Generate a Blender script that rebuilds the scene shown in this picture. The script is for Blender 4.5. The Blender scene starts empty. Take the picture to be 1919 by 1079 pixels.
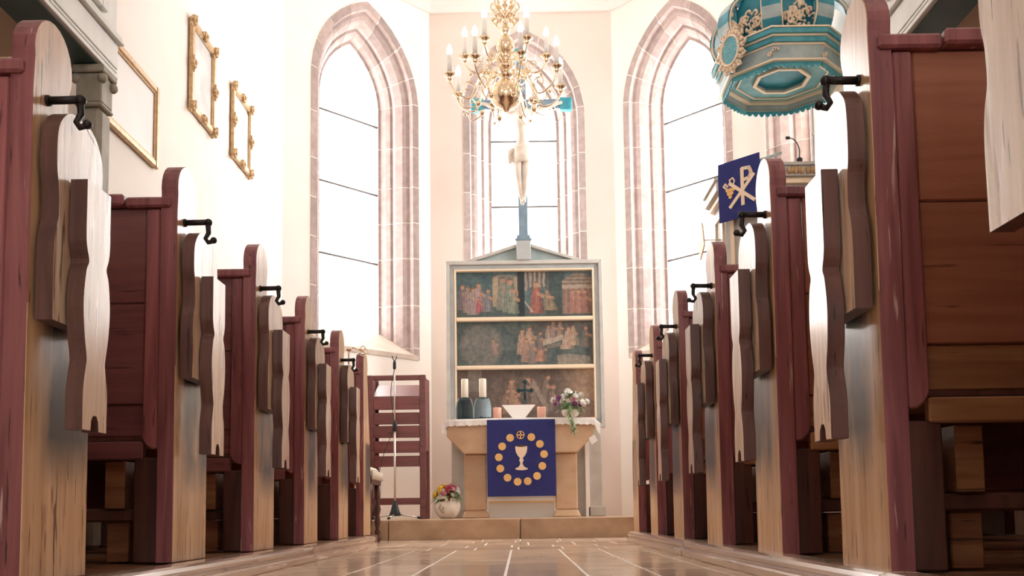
import bpy, bmesh, math, random
from mathutils import Vector, Matrix
C = bpy.context.scene.collection
PI = math.pi
random.seed(7)

# ------------------------------------------------------------------ camera, sky, light, exposure
cd = bpy.data.cameras.new('camera'); cam = bpy.data.objects.new('camera', cd); C.objects.link(cam)
cd.sensor_width = 36; cd.sensor_fit = 'HORIZONTAL'
cd.lens = 1730 / 1919 * 36
cd.shift_x = (959.5 - 973) / 1919; cd.shift_y = (826 - 539.5) / 1919
cd.clip_start = 0.05
cam.matrix_world = Matrix.Translation((0, 0, .2)) @ Matrix.Rotation(math.radians(94.5), 4, 'X') @ Matrix.Rotation(-.014, 4, 'Z')
bpy.context.scene.camera = cam
W = bpy.data.worlds.new('world'); bpy.context.scene.world = W; W.use_nodes = True
bg = W.node_tree.nodes['Background']; bg.inputs[0].default_value = (1.0, .97, .95, 1); bg.inputs[1].default_value = 10
VS = bpy.context.scene.view_settings
VS.view_transform = 'Standard'; VS.look = 'None'; VS.gamma = 1; VS.use_curve_mapping = False
VS.exposure = .75
cy = bpy.context.scene.cycles
cy.use_denoising = True; cy.max_bounces = 10; cy.diffuse_bounces = 6; cy.glossy_bounces = 4
cy.transparent_max_bounces = 12; cy.caustics_reflective = False; cy.caustics_refractive = False
cy.sample_clamp_indirect = 12

def portal(loc, normal, sx, sy):                                   # daylight portals: they add no light, only guide sampling
    ld = bpy.data.lights.new('daylight_portal', 'AREA'); ld.shape = 'RECTANGLE'; ld.size = sx; ld.size_y = sy
    ld.cycles.is_portal = True
    o = bpy.data.objects.new('daylight_portal', ld); C.objects.link(o)
    n = Vector(normal); q = (-n).to_track_quat('Z', 'Y')
    o.matrix_world = Matrix.Translation(loc) @ q.to_matrix().to_4x4()

# ------------------------------------------------------------------ helpers
class MB:
    def __init__(s): s.v = []; s.f = []; s.m = []; s.sm = []
    def add(s, vs, fs, m=0, sm=False):
        b = len(s.v); s.v += [tuple(p) for p in vs]
        for f in fs: s.f.append([b + i for i in f]); s.m.append(m); s.sm.append(sm)
        return s
    def box(s, x0, x1, y0, y1, z0, z1, m=0):
        return s.add([(x0,y0,z0),(x1,y0,z0),(x1,y1,z0),(x0,y1,z0),(x0,y0,z1),(x1,y0,z1),(x1,y1,z1),(x0,y1,z1)],
                     [(0,3,2,1),(4,5,6,7),(0,1,5,4),(1,2,6,5),(2,3,7,6),(3,0,4,7)], m)
    def prism(s, poly, ax, a, b, m=0, sm=False):                   # poly in the two other axes, in xyz order
        def P(p, t): return {'x': (t, p[0], p[1]), 'y': (p[0], t, p[1]), 'z': (p[0], p[1], t)}[ax]
        n = len(poly); vs = [P(p, a) for p in poly] + [P(p, b) for p in poly]
        s.add(vs, [list(range(n))[::-1], list(range(n, 2*n))], m)
        base = len(s.v) - 2*n
        for i in range(n):
            j = (i+1) % n; s.f.append([base+i, base+j, base+n+j, base+n+i]); s.m.append(m); s.sm.append(sm)
        return s
    def lathe(s, prof, c=(0,0,0), n=16, m=0, sm=True, a0=0.):
        vs = []; k = len(prof)
        for i in range(n):
            a = a0 + 2*PI*i/n
            for r, z in prof: vs.append((c[0]+r*math.cos(a), c[1]+r*math.sin(a), c[2]+z))
        fs = []
        for i in range(n):
            j = (i+1) % n
            for t in range(k-1): fs.append((i*k+t, j*k+t, j*k+t+1, i*k+t+1))
        fs.append([i*k for i in range(n)][::-1]); fs.append([i*k+k-1 for i in range(n)])
        return s.add(vs, fs, m, sm)
    def tube(s, pts, r, n=8, m=0):
        pts = [Vector(p) for p in pts]; k = len(pts)
        rs = r if isinstance(r, (list, tuple)) else [r]*k
        vs = []; ref = None
        for i, p in enumerate(pts):
            t = (pts[min(i+1, k-1)] - pts[max(i-1, 0)]).normalized()
            if ref is None: ref = Vector((0,0,1)) if abs(t.z) < .9 else Vector((1,0,0))
            u = (ref - t*ref.dot(t)).normalized(); w = t.cross(u); ref = u
            for j in range(n):
                a = 2*PI*j/n; vs.append(p + (u*math.cos(a) + w*math.sin(a))*rs[i])
        fs = [(i*n+j, i*n+(j+1) % n, (i+1)*n+(j+1) % n, (i+1)*n+j) for i in range(k-1) for j in range(n)]
        fs += [list(range(n))[::-1], list(range((k-1)*n, k*n))]
        return s.add(vs, fs, m, True)
    def ball(s, c, r, m=0, n=10, sz=1.):
        return s.lathe([(r*math.sin(PI*i/6)+1e-4, -r*sz*math.cos(PI*i/6)) for i in range(7)], c, n, m)
    def build(s, name, mats, parent=None, loc=None, bev=0, face=None, fidx=1, recalc=True):
        me = bpy.data.meshes.new(name); me.from_pydata(s.v, [], s.f)
        if not isinstance(mats, (list, tuple)): mats = [mats]
        for m in mats: me.materials.append(m)
        me.polygons.foreach_set('material_index', s.m); me.polygons.foreach_set('use_smooth', s.sm)
        if recalc:
            bm = bmesh.new(); bm.from_mesh(me); bmesh.ops.recalc_face_normals(bm, faces=bm.faces); bm.to_mesh(me); bm.free()
        if face is not None:
            fv = Vector(face)
            for p in me.polygons:
                if p.normal.dot(fv) > .8: p.material_index = fidx
        me.update()
        o = bpy.data.objects.new(name, me); C.objects.link(o)
        if parent: o.parent = parent
        if loc: o.location = loc
        if bev:
            b = o.modifiers.new('edge', 'BEVEL'); b.width = bev; b.segments = 1; b.limit_method = 'ANGLE'; b.angle_limit = math.radians(50)
        return o

def tag(o, label=None, cat=None, group=None, kind=None):
    if label: o['label'] = label
    if cat: o['category'] = cat
    if group: o['group'] = group
    if kind: o['kind'] = kind
    return o
def thing(name, label, cat, loc=(0,0,0), rz=0, group=None, kind=None):
    o = bpy.data.objects.new(name, None); C.objects.link(o); o.location = loc; o.rotation_euler.z = rz
    o.empty_display_size = .1
    return tag(o, label, cat, group, kind)
def share(o, parent, loc=(0,0,0), rot=(0,0,0), sc=(1,1,1)):         # a copy of a part, mesh shared
    c = o.copy(); C.objects.link(c); c.parent = parent; c.location = loc; c.rotation_euler = rot; c.scale = sc; return c
def spline(pts, k=6):                                               # Catmull-Rom through 2-d/3-d points
    P = [Vector(p) for p in pts]; P = [P[0]*2-P[1]] + P + [P[-1]*2-P[-2]]; out = []
    for i in range(1, len(P)-2):
        for j in range(k):
            t = j/k; a, b, c, d = P[i-1], P[i], P[i+1], P[i+2]
            out.append(.5*((2*b) + (c-a)*t + (2*a-5*b+4*c-d)*t*t + (3*b-a-3*c+d)*t**3))
    out.append(P[-2]); return out

# ------------------------------------------------------------------ materials
def base_mat(name, col, rough=.6, metal=0., spec=.5):
    m = bpy.data.materials.new(name); m.use_nodes = True; b = m.node_tree.nodes['Principled BSDF']
    b.inputs['Base Color'].default_value = (*col, 1); b.inputs['Roughness'].default_value = rough
    b.inputs['Metallic'].default_value = metal; b.inputs['Specular IOR Level'].default_value = spec
    return m, m.node_tree, b
def nd(nt, t, **kw):
    n = nt.nodes.new(t)
    for k, v in kw.items():
        if k.startswith('i_'): n.inputs[k[2:].replace('_', ' ')].default_value = v
        else: setattr(n, k, v)
    return n
def ramp(nt, stops):
    r = nt.nodes.new('ShaderNodeValToRGB'); e = r.color_ramp.elements
    while len(e) < len(stops): e.new(.5)
    for i, (p, c) in enumerate(stops): e[i].position = p; e[i].color = (*c, 1)
    return r
def mixc(nt, a, b, f, mode='MIX'):
    m = nt.nodes.new('ShaderNodeMix'); m.data_type = 'RGBA'; m.blend_type = mode
    for s, v in ((6, a), (7, b), (0, f)):
        if hasattr(v, 'type') and hasattr(v, 'links'): nt.links.new(v, m.inputs[s])
        elif s == 0: m.inputs[0].default_value = v
        else: m.inputs[s].default_value = (*v, 1)
    return m.outputs[2]
def noise_mat(name, c0, c1, scale=(4,4,4), rough=.6, bump=.1, detail=5, metal=0, vary=.12, spec=.5, dist=.3, lo=.3, hi=.7):
    m, nt, b = base_mat(name, c0, rough, metal, spec); L = nt.links.new
    tc = nd(nt, 'ShaderNodeTexCoord'); mp = nd(nt, 'ShaderNodeMapping'); mp.inputs['Scale'].default_value = scale
    L(tc.outputs['Object'], mp.inputs[0])
    oi = nd(nt, 'ShaderNodeObjectInfo')
    ad = nd(nt, 'ShaderNodeVectorMath', operation='ADD'); mu = nd(nt, 'ShaderNodeMath', operation='MULTIPLY'); mu.inputs[1].default_value = 37
    L(oi.outputs['Random'], mu.inputs[0]); L(mp.outputs[0], ad.inputs[0]); L(mu.outputs[0], ad.inputs[1])
    n = nd(nt, 'ShaderNodeTexNoise', i_Scale=1., i_Detail=detail, i_Distortion=dist); L(ad.outputs[0], n.inputs['Vector'])
    r = ramp(nt, [(lo, c0), (hi, c1)]); L(n.outputs[0], r.inputs[0])
    mr = nd(nt, 'ShaderNodeMapRange'); mr.inputs[3].default_value = 1-vary; mr.inputs[4].default_value = 1+vary; L(oi.outputs['Random'], mr.inputs[0])
    hs = nd(nt, 'ShaderNodeHueSaturation'); L(r.outputs[0], hs.inputs['Color']); L(mr.outputs[0], hs.inputs['Value'])
    L(hs.outputs[0], b.inputs['Base Color'])
    if bump:
        bp = nd(nt, 'ShaderNodeBump'); bp.inputs['Strength'].default_value = bump; bp.inputs['Distance'].default_value = .01
        L(n.outputs[0], bp.inputs['Height']); L(bp.outputs[0], b.inputs['Normal'])
    m['vec'] = 1
    return m
def wood_mat(name, c0, c1, crack, chips=None, chip_at=.68, rough=.42, stain=None, grain=(30,30,2.2), bump=.25, spec=.5, coat=0., ck=2.6, cth=.29):
    """grain along z: streaks, thin dark cracks, worn-off chips, an optional grey wear patch given as a z band"""
    m, nt, b = base_mat(name, c0, rough, 0, spec); L = nt.links.new
    b.inputs['Coat Weight'].default_value = coat; b.inputs['Coat Roughness'].default_value = .16
    tc = nd(nt, 'ShaderNodeTexCoord'); oi = nd(nt, 'ShaderNodeObjectInfo')
    mu = nd(nt, 'ShaderNodeMath', operation='MULTIPLY'); mu.inputs[1].default_value = 23; L(oi.outputs['Random'], mu.inputs[0])
    ad = nd(nt, 'ShaderNodeVectorMath', operation='ADD'); L(tc.outputs['Object'], ad.inputs[0]); L(mu.outputs[0], ad.inputs[1])
    def nz(scale, det, dist=0.):
        mp = nd(nt, 'ShaderNodeMapping'); mp.inputs['Scale'].default_value = scale; L(ad.outputs[0], mp.inputs[0])
        n = nd(nt, 'ShaderNodeTexNoise', i_Scale=1., i_Detail=det, i_Distortion=dist); L(mp.outputs[0], n.inputs['Vector']); return n
    n1 = nz(grain, 6, .6); r1 = ramp(nt, [(.32, c0), (.68, c1)]); L(n1.outputs[0], r1.inputs[0]); col = r1.outputs[0]
    n2 = nz(tuple(g*ck for g in grain), 3, .25); r2 = ramp(nt, [(cth, (1,1,1)), (cth+.05, (0,0,0))]); L(n2.outputs[0], r2.inputs[0])
    col = mixc(nt, col, crack, r2.outputs[0])
    if chips:
        n3 = nz(tuple(g*1.3 for g in grain), 8, .3); r3 = ramp(nt, [(chip_at, (0,0,0)), (chip_at+.04, (1,1,1))]); L(n3.outputs[0], r3.inputs[0])
        col = mixc(nt, col, chips, r3.outputs[0])
    if stain:
        z0, z1, sc = stain
        sx = nd(nt, 'ShaderNodeSeparateXYZ'); L(tc.outputs['Object'], sx.inputs[0])
        a = nd(nt, 'ShaderNodeMapRange'); a.inputs[1].default_value = z0; a.inputs[2].default_value = z0+.12; L(sx.outputs['Z'], a.inputs[0])
        d = nd(nt, 'ShaderNodeMapRange'); d.inputs[1].default_value = z1; d.inputs[2].default_value = z1-.02; L(sx.outputs['Z'], d.inputs[0])
        e = nd(nt, 'ShaderNodeMapRange'); e.inputs[1].default_value = .05; e.inputs[2].default_value = .11; L(sx.outputs['Y'], e.inputs[0])
        n4 = nz((9,9,2.5), 4); r4 = ramp(nt, [(.28, (0,0,0)), (.50, (1,1,1))]); L(n4.outputs[0], r4.inputs[0])
        p = nd(nt, 'ShaderNodeMath', operation='MULTIPLY'); L(a.outputs[0], p.inputs[0]); L(d.outputs[0], p.inputs[1])
        p1 = nd(nt, 'ShaderNodeMath', operation='MULTIPLY'); L(p.outputs[0], p1.inputs[0]); L(e.outputs[0], p1.inputs[1])
        q = nd(nt, 'ShaderNodeMath', operation='MULTIPLY'); L(p1.outputs[0], q.inputs[0]); L(r4.outputs[0], q.inputs[1])
        col = mixc(nt, col, sc, q.outputs[0])
    mr = nd(nt, 'ShaderNodeMapRange'); mr.inputs[3].default_value = .85; mr.inputs[4].default_value = 1.15; L(oi.outputs['Random'], mr.inputs[0])
    hs = nd(nt, 'ShaderNodeHueSaturation'); L(col, hs.inputs['Color']); L(mr.outputs[0], hs.inputs['Value']); L(hs.outputs[0], b.inputs['Base Color'])
    bp = nd(nt, 'ShaderNodeBump'); bp.inputs['Strength'].default_value = bump; bp.inputs['Distance'].default_value = .004
    L(n1.outputs[0], bp.inputs['Height']); L(bp.outputs[0], b.inputs['Normal'])
    return m
def plain(name, col, rough=.6, metal=0., spec=.5): return base_mat(name, col, rough, metal, spec)[0]

PLASTER = noise_mat('cream_plaster', (.72,.60,.535), (.79,.68,.615), (1.2,1.2,1.2), .85, .08, vary=0)
PLASTER_W = noise_mat('white_plaster', (.86,.80,.74), (.92,.87,.82), (1.2,1.2,1.2), .85, .08, vary=0)
TANWALL = noise_mat('tan_plaster', (.62,.47,.33), (.70,.55,.41), (1.5,1.5,1.5), .85, .08, vary=0)
STONE = noise_mat('red_sandstone', (.36,.275,.255), (.47,.375,.35), (14,14,14), .8, .15, vary=.14)
STONE_S = noise_mat('sill_sandstone', (.62,.50,.42), (.72,.60,.52), (9,9,9), .75, .12)
MORTAR = plain('lime_mortar', (.88,.80,.73), .9)
ALTAR = noise_mat('tan_altar_stone', (.56,.37,.23), (.70,.50,.34), (5,5,9), .7, .12, vary=.05)
STEP = noise_mat('brown_step_stone', (.37,.24,.145), (.54,.38,.25), (5,5,7), .6, .15, vary=.1)
TILE = noise_mat('brown_floor_stone', (.56,.41,.30), (.74,.58,.45), (5,3,5), .15, .03, vary=.22)
JOINT = plain('floor_joint_mortar', (.92,.86,.80), .6)
WORN = wood_mat('worn_pale_bench_wood', (.54,.30,.145), (.80,.54,.33), (.16,.07,.035), (.80,.64,.50), .68, .30, (.20,.64,(.045,.048,.05)), grain=(26,26,1.8), coat=.5, ck=3.4, cth=.335)
SEATW = wood_mat('worn_pale_seat_wood', (.58,.37,.23), (.84,.66,.50), (.20,.10,.055), (.88,.78,.68), .62, .28, None, grain=(26,26,1.8), coat=.5, ck=3.4, cth=.335)
PAINT = wood_mat('oxblood_bench_paint', (.19,.056,.062), (.34,.118,.122), (.07,.024,.024), (.56,.36,.34), .665, .38, grain=(40,40,2.4))
EDGE = wood_mat('brown_seat_edge', (.080,.033,.027), (.15,.068,.052), (.03,.015,.01), None, rough=.4, grain=(30,30,2))
BACK = wood_mat('warm_lit_bench_panel', (.29,.10,.055), (.37,.138,.08), (.18,.058,.032), None, rough=.36, grain=(2.2,30,34), bump=.15)  # bench panel with warm light mixed into its colour
BACKL = wood_mat('maroon_dim_bench_panel', (.17,.060,.062), (.25,.092,.09), (.09,.03,.03), None, rough=.36, grain=(2.2,30,34), bump=.15)  # same panel for the left row, toned as without the warm light
LOWW = wood_mat('raw_brown_underframe_lit_back', (.20,.080,.034), (.36,.17,.075), (.07,.03,.012), None, rough=.5, grain=(2.2,30,34))  # underframe wood; also stands for warm light on the right lower backs
DARKW = wood_mat('dark_bench_leg', (.06,.022,.016), (.12,.045,.03), (.02,.01,.008), None, rough=.45)
KERB = wood_mat('kerb_timber', (.50,.33,.23), (.70,.53,.41), (.16,.09,.06), (.86,.76,.66), .62, .25, grain=(28,1.6,28), coat=1.)
BOARD = wood_mat('platform_board', (.14,.06,.03), (.26,.13,.07), (.04,.02,.01), None, rough=.35, grain=(1.6,28,28))
BARM = plain('grey_window_bar', (.16,.15,.15), .6)
IRON = plain('black_iron', (.025,.02,.02), .45, .6)
BRASS = plain('polished_brass', (.93,.76,.55), .2, 1.)
GOLD = noise_mat('gilded_wood', (.46,.28,.13), (.64,.43,.24), (30,30,30), .4, .2, metal=.3, vary=.05)
GOLDF = plain('gold_embroidery', (.86,.53,.20), .6)
CREAMT = plain('cream_gold_trim', (.92,.74,.55), .5)
WHITEW, _nt, _b = base_mat('white_candle_sleeve', (.92,.89,.85), .4); _t = nd(_nt, 'ShaderNodeBsdfTranslucent'); _t.inputs[0].default_value = (.95,.92,.88,1); _x = nd(_nt, 'ShaderNodeMixShader'); _x.inputs[0].default_value = .55
_nt.links.new(_b.outputs[0], _x.inputs[1]); _nt.links.new(_t.outputs[0], _x.inputs[2]); _nt.links.new(_x.outputs[0], _nt.nodes['Material Output'].inputs[0])
BULB, _nt, _b = base_mat('lit_frosted_bulb', (.95,.93,.90), .25); _b.inputs['Emission Color'].default_value = (1,.93,.84,1); _b.inputs['Emission Strength'].default_value = 1.6
WAX = plain('ivory_wax', (.90,.83,.70), .5)
LINEN = plain('white_linen', (.90,.87,.84), .8)
BLUE = noise_mat('violet_blue_cloth', (.028,.034,.16), (.048,.055,.23), (120,120,120), .85, .15, vary=0, spec=.2)
GREYG = noise_mat('grey_green_paint', (.48,.465,.43), (.58,.565,.53), (8,8,8), .5, .06, vary=.03)
GREYM = noise_mat('bluish_grey_paint', (.42,.44,.45), (.52,.545,.545), (8,8,8), .5, .06, vary=.03)
SLATE = noise_mat('slate_blue_paint', (.16,.24,.32), (.24,.34,.42), (10,10,10), .45, .06, vary=.03)
TEAL = noise_mat('turquoise_marbled_paint', (.02,.24,.32), (.10,.40,.46), (9,9,9), .4, .06, vary=.03)
TEALD = noise_mat('deep_turquoise_paint', (.01,.17,.24), (.04,.30,.38), (9,9,9), .4, .06, vary=.03)
TEALL = noise_mat('pale_turquoise_paint', (.10,.33,.37), (.22,.46,.49), (9,9,9), .45, .06, vary=.03)
GREYT = noise_mat('greyish_marbled_paint', (.26,.36,.38), (.42,.50,.50), (9,9,9), .45, .06, vary=.03)
GILT = plain('pale_gilt_trim', (.84,.68,.50), .35, .2)
CARVED = noise_mat('carved_gilded_limewood', (.66,.48,.32), (.86,.72,.56), (30,30,30), .45, .25, vary=.03)
GALG = noise_mat('dark_green_beam_paint', (.02,.06,.052), (.035,.09,.075), (6,6,6), .45, .05, vary=0)
GALW = noise_mat('pale_grey_gallery_paint', (.66,.66,.63), (.78,.78,.75), (6,6,2), .45, .05, vary=0)
PILLAR = noise_mat('grey_gilded_post_paint', (.22,.19,.14), (.44,.40,.32), (9,9,5), .6, .3, vary=0)
RACK = wood_mat('red_brown_rack_wood', (.15,.042,.040), (.22,.068,.062), (.08,.024,.022), None, rough=.4, grain=(2.5,28,28))
STEEL = plain('brushed_steel', (.70,.66,.60), .3, .9)
RUBBER = plain('black_plastic', (.015,.018,.022), .45)
CERAM = noise_mat('white_glazed_ceramic', (.74,.68,.60), (.88,.84,.78), (14,14,14), .2, .03, vary=0)
BRONZE = plain('dark_bronze', (.03,.06,.065), .35, .7)
PETW = plain('white_petal', (.90,.86,.80), .6)
PETY = plain('yellow_petal', (.90,.55,.05), .6)
PETR = plain('crimson_petal', (.45,.03,.06), .6)
PETP = plain('purple_petal', (.20,.04,.16), .6)
PETK = plain('pink_petal', (.72,.30,.38), .6)
LEAF = noise_mat('green_leaf', (.05,.13,.03), (.14,.24,.08), (20,20,20), .45, .05)
LEAFP = noise_mat('pale_ivy_leaf', (.26,.34,.16), (.46,.50,.32), (30,30,30), .5, .05)
SOIL = plain('dark_soil', (.05,.03,.02), .9)
CORPUS = noise_mat('pale_painted_limewood', (.62,.52,.44), (.76,.68,.60), (12,12,12), .5, .05, vary=0)
FABRIC = noise_mat('cream_upholstery', (.66,.56,.44), (.80,.72,.60), (60,60,60), .8, .1)
CANVASP = noise_mat('faded_grey_canvas', (.58,.56,.54), (.82,.80,.76), (5,5,5), .5, .02)
SEPIA = noise_mat('pale_print_paper', (.86,.83,.80), (.92,.89,.86), (3,3,3), .5, 0)
PAPER = plain('white_paper', (.92,.90,.87), .7)
CEIL = plain('white_ceiling', (.82,.78,.74), .9)
CEILG = plain('greyish_ceiling_band', (.55,.48,.44), .8)

def glass_mat(name, tint, refl=.06):
    m = bpy.data.materials.new(name); m.use_nodes = True; nt = m.node_tree; nt.nodes.clear()
    o = nd(nt, 'ShaderNodeOutputMaterial'); t = nd(nt, 'ShaderNodeBsdfTransparent'); t.inputs[0].default_value = (*tint, 1)
    g = nd(nt, 'ShaderNodeBsdfGlossy'); g.inputs['Roughness'].default_value = .08
    x = nd(nt, 'ShaderNodeMixShader'); x.inputs[0].default_value = refl
    nt.links.new(t.outputs[0], x.inputs[1]); nt.links.new(g.outputs[0], x.inputs[2]); nt.links.new(x.outputs[0], o.inputs[0]); return m
PANE = glass_mat('clear_window_glass', (.97,.98,.98), .05)
CLEARG = glass_mat('clear_thick_glass', (.34,.52,.56), .04)
TEALG = plain('teal_glass', (.0,.06,.085), .12)
def attr_mat(name, rough=.55):
    m, nt, b = base_mat(name, (1,1,1), rough); a = nd(nt, 'ShaderNodeAttribute', attribute_name='paint'); tc = nd(nt, 'ShaderNodeTexCoord')
    n = nd(nt, 'ShaderNodeTexNoise', i_Scale=26., i_Detail=7.); nt.links.new(tc.outputs['Object'], n.inputs['Vector'])
    r = ramp(nt, [(.3, (.72,.72,.72)), (.7, (1.25,1.2,1.15))]); nt.links.new(n.outputs[0], r.inputs[0])
    nt.links.new(mixc(nt, a.outputs['Color'], r.outputs[0], 1., 'MULTIPLY'), b.inputs['Base Color']); return m
OIL = attr_mat('old_oil_paint')

# ------------------------------------------------------------------ setting: floor, platforms, step
LW, RW = -2.25, 2.42          # choir walls
LN, RN = -4.0, 4.0            # nave walls
BX0, BX1, BY = -.95, 1.10, 10.0   # back wall of the apse
NY, REAR, TOP = 4.75, -6.0, 6.05
fl = MB().box(LN-.3, RN+.3, REAR-.3, 11., -.2, -.003).build('floor', JOINT); tag(fl, 'brown stone slab floor of the aisle with pale joints', kind='structure')
def tile(x0, x1, y0, y1):
    g = .0055; dz = random.uniform(-.0008, .0008)
    MB().box(x0+g, x1-g, y0+g*1.4, y1-g*1.4, -.0029, dz).build('floor_tile', TILE, fl)
cols = [-1.045, -.598, -.360, -.052, .213, .435, .655, .86]
rows = [1.2, 2.1, 2.72, 3.28, 3.72, 4.22, 4.72, 5.22]
for i in range(len(cols)-1):
    for j in range(len(rows)-1):
        if random.random() < .75: tile(cols[i], cols[i+1], rows[j], rows[j+1])
        else:
            t = rows[j] + (rows[j+1]-rows[j])*random.uniform(.35, .65); tile(cols[i], cols[i+1], rows[j], t); tile(cols[i], cols[i+1], t, rows[j+1])
    tile(cols[i], cols[i+1], -.6, 1.2)
yy = 5.22
for k, h in enumerate((.36, .36, .56, .32, .55)):
    x = -1.045 if yy < 6.6 else LW; xe = .86 if yy < 6.6 else RW
    x1 = x + (.14 if k % 2 else .25)
    while x < xe - .01:
        x1 = min(x1, xe)
        if xe - x1 < .1: x1 = xe
        tile(x, x1, yy, min(yy+h, 7.37)); x = x1; x1 = x + random.uniform(.25, .31)
    yy += h

def platform(name, s, xk, xw_n, xw_c, label, yk):
    p = thing(name, label, None, kind='structure')
    pts = lambda a, b: (min(s*a, s*b), max(s*a, s*b))
    y = 1.0
    while y < 6.55:
        w = random.uniform(.115, .15); e = xw_n if y+w < NY-.01 else xw_c
        a, b = pts(xk+.102, e)
        MB().box(a, b, y+.003, min(y+w, 6.64)-.003, .002, .062+random.uniform(-.002, .002)).build('floor_board', BOARD, p, bev=.003); y += w
    prof = [(.0,0),(.0,.024),(.004,.030),(.018,.033),(.018,.038),(.010,.044),(.007,.054),(.012,.064),(.026,.0695),(.06,.0705),(.1,.0685),(.1,0)]
    for y0, y1 in ((-.6, 1.9), (1.9, 4.16), (4.18, yk)):
        m = MB().prism([(s*(xk+a), z) for a, z in prof], 'y', y0+.004, y1-.004); m.build('kerb_board', KERB, p, bev=.003)
    return p
platform('pew_platform', -1, .92, 3.98, 2.23, 'low boarded wooden platform under the left row of pews', 5.95)
platform('pew_platform', 1, .72, 3.98, 2.40, 'low boarded wooden platform under the right row of pews', 6.3)

st = thing('chancel_step', 'tan stone step across the chancel in front of the altar', None, kind='structure')
MB().box(LW, RW, 7.52, 11, -.011, .155).build('step_core', STEP, st)
xs = [LW, -1.05, .0, 1.3, RW]
for i in range(4): MB().box(xs[i]+.003, xs[i+1]-.003, 7.37, 8.15+.0, -.010, .163).build('step_stone', STEP, st, bev=.006)
for j in range(2):
    for i in range(6):
        x0 = LW + i*(RW-LW)/6; MB().box(x0+.004, x0+(RW-LW)/6-.004, 8.156+j*.9, 9.05+j*.9, .1551, .162).build('step_paving', ALTAR, st)

# ------------------------------------------------------------------ setting: walls and Gothic windows
HW, H_SP, APEX = .68, 4.63, 5.63
SILL = 1.86
AR = (HW**2 + 1.0**2)/(2*HW); AC = AR - HW                          # pointed arch: radius, centre offset
PHI = math.acos(AC/AR)
LS = H_SP - SILL; LA = AR*PHI; LT = 2*(LS+LA)
def opening(l, a, top=True):
    """point (s, z) of the opening outline inset by a, at length l from the lower left corner"""
    if l > LT/2: s, z = opening(LT-l, a); return -s, z
    if l <= LS: return -(HW-a), SILL + l
    R = AR - a; ph_end = math.acos(AC/R); ph = (l-LS)/LA*ph_end
    return AC - R*math.cos(ph), H_SP + R*math.sin(ph)
SEC = [(-.004,.06),(0,-.012),(.075,-.004),(.088,.05),(.118,.058),(.15,.085),(.192,.16),(.196,.205),(.222,.21),(.25,.25),(.278,.31),(.305,.315),(.305,.40)]
def wall_frame(o, d):                                               # local (s, z, depth) -> world; d = direction along the wall, depth to the outside
    d = Vector((d[0], d[1], 0)).normalized(); n = Vector((-d.y, d.x, 0))
    return lambda s, z, dep=0.: Vector((o[0], o[1], 0)) + d*s + n*dep + Vector((0,0,z))
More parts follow.
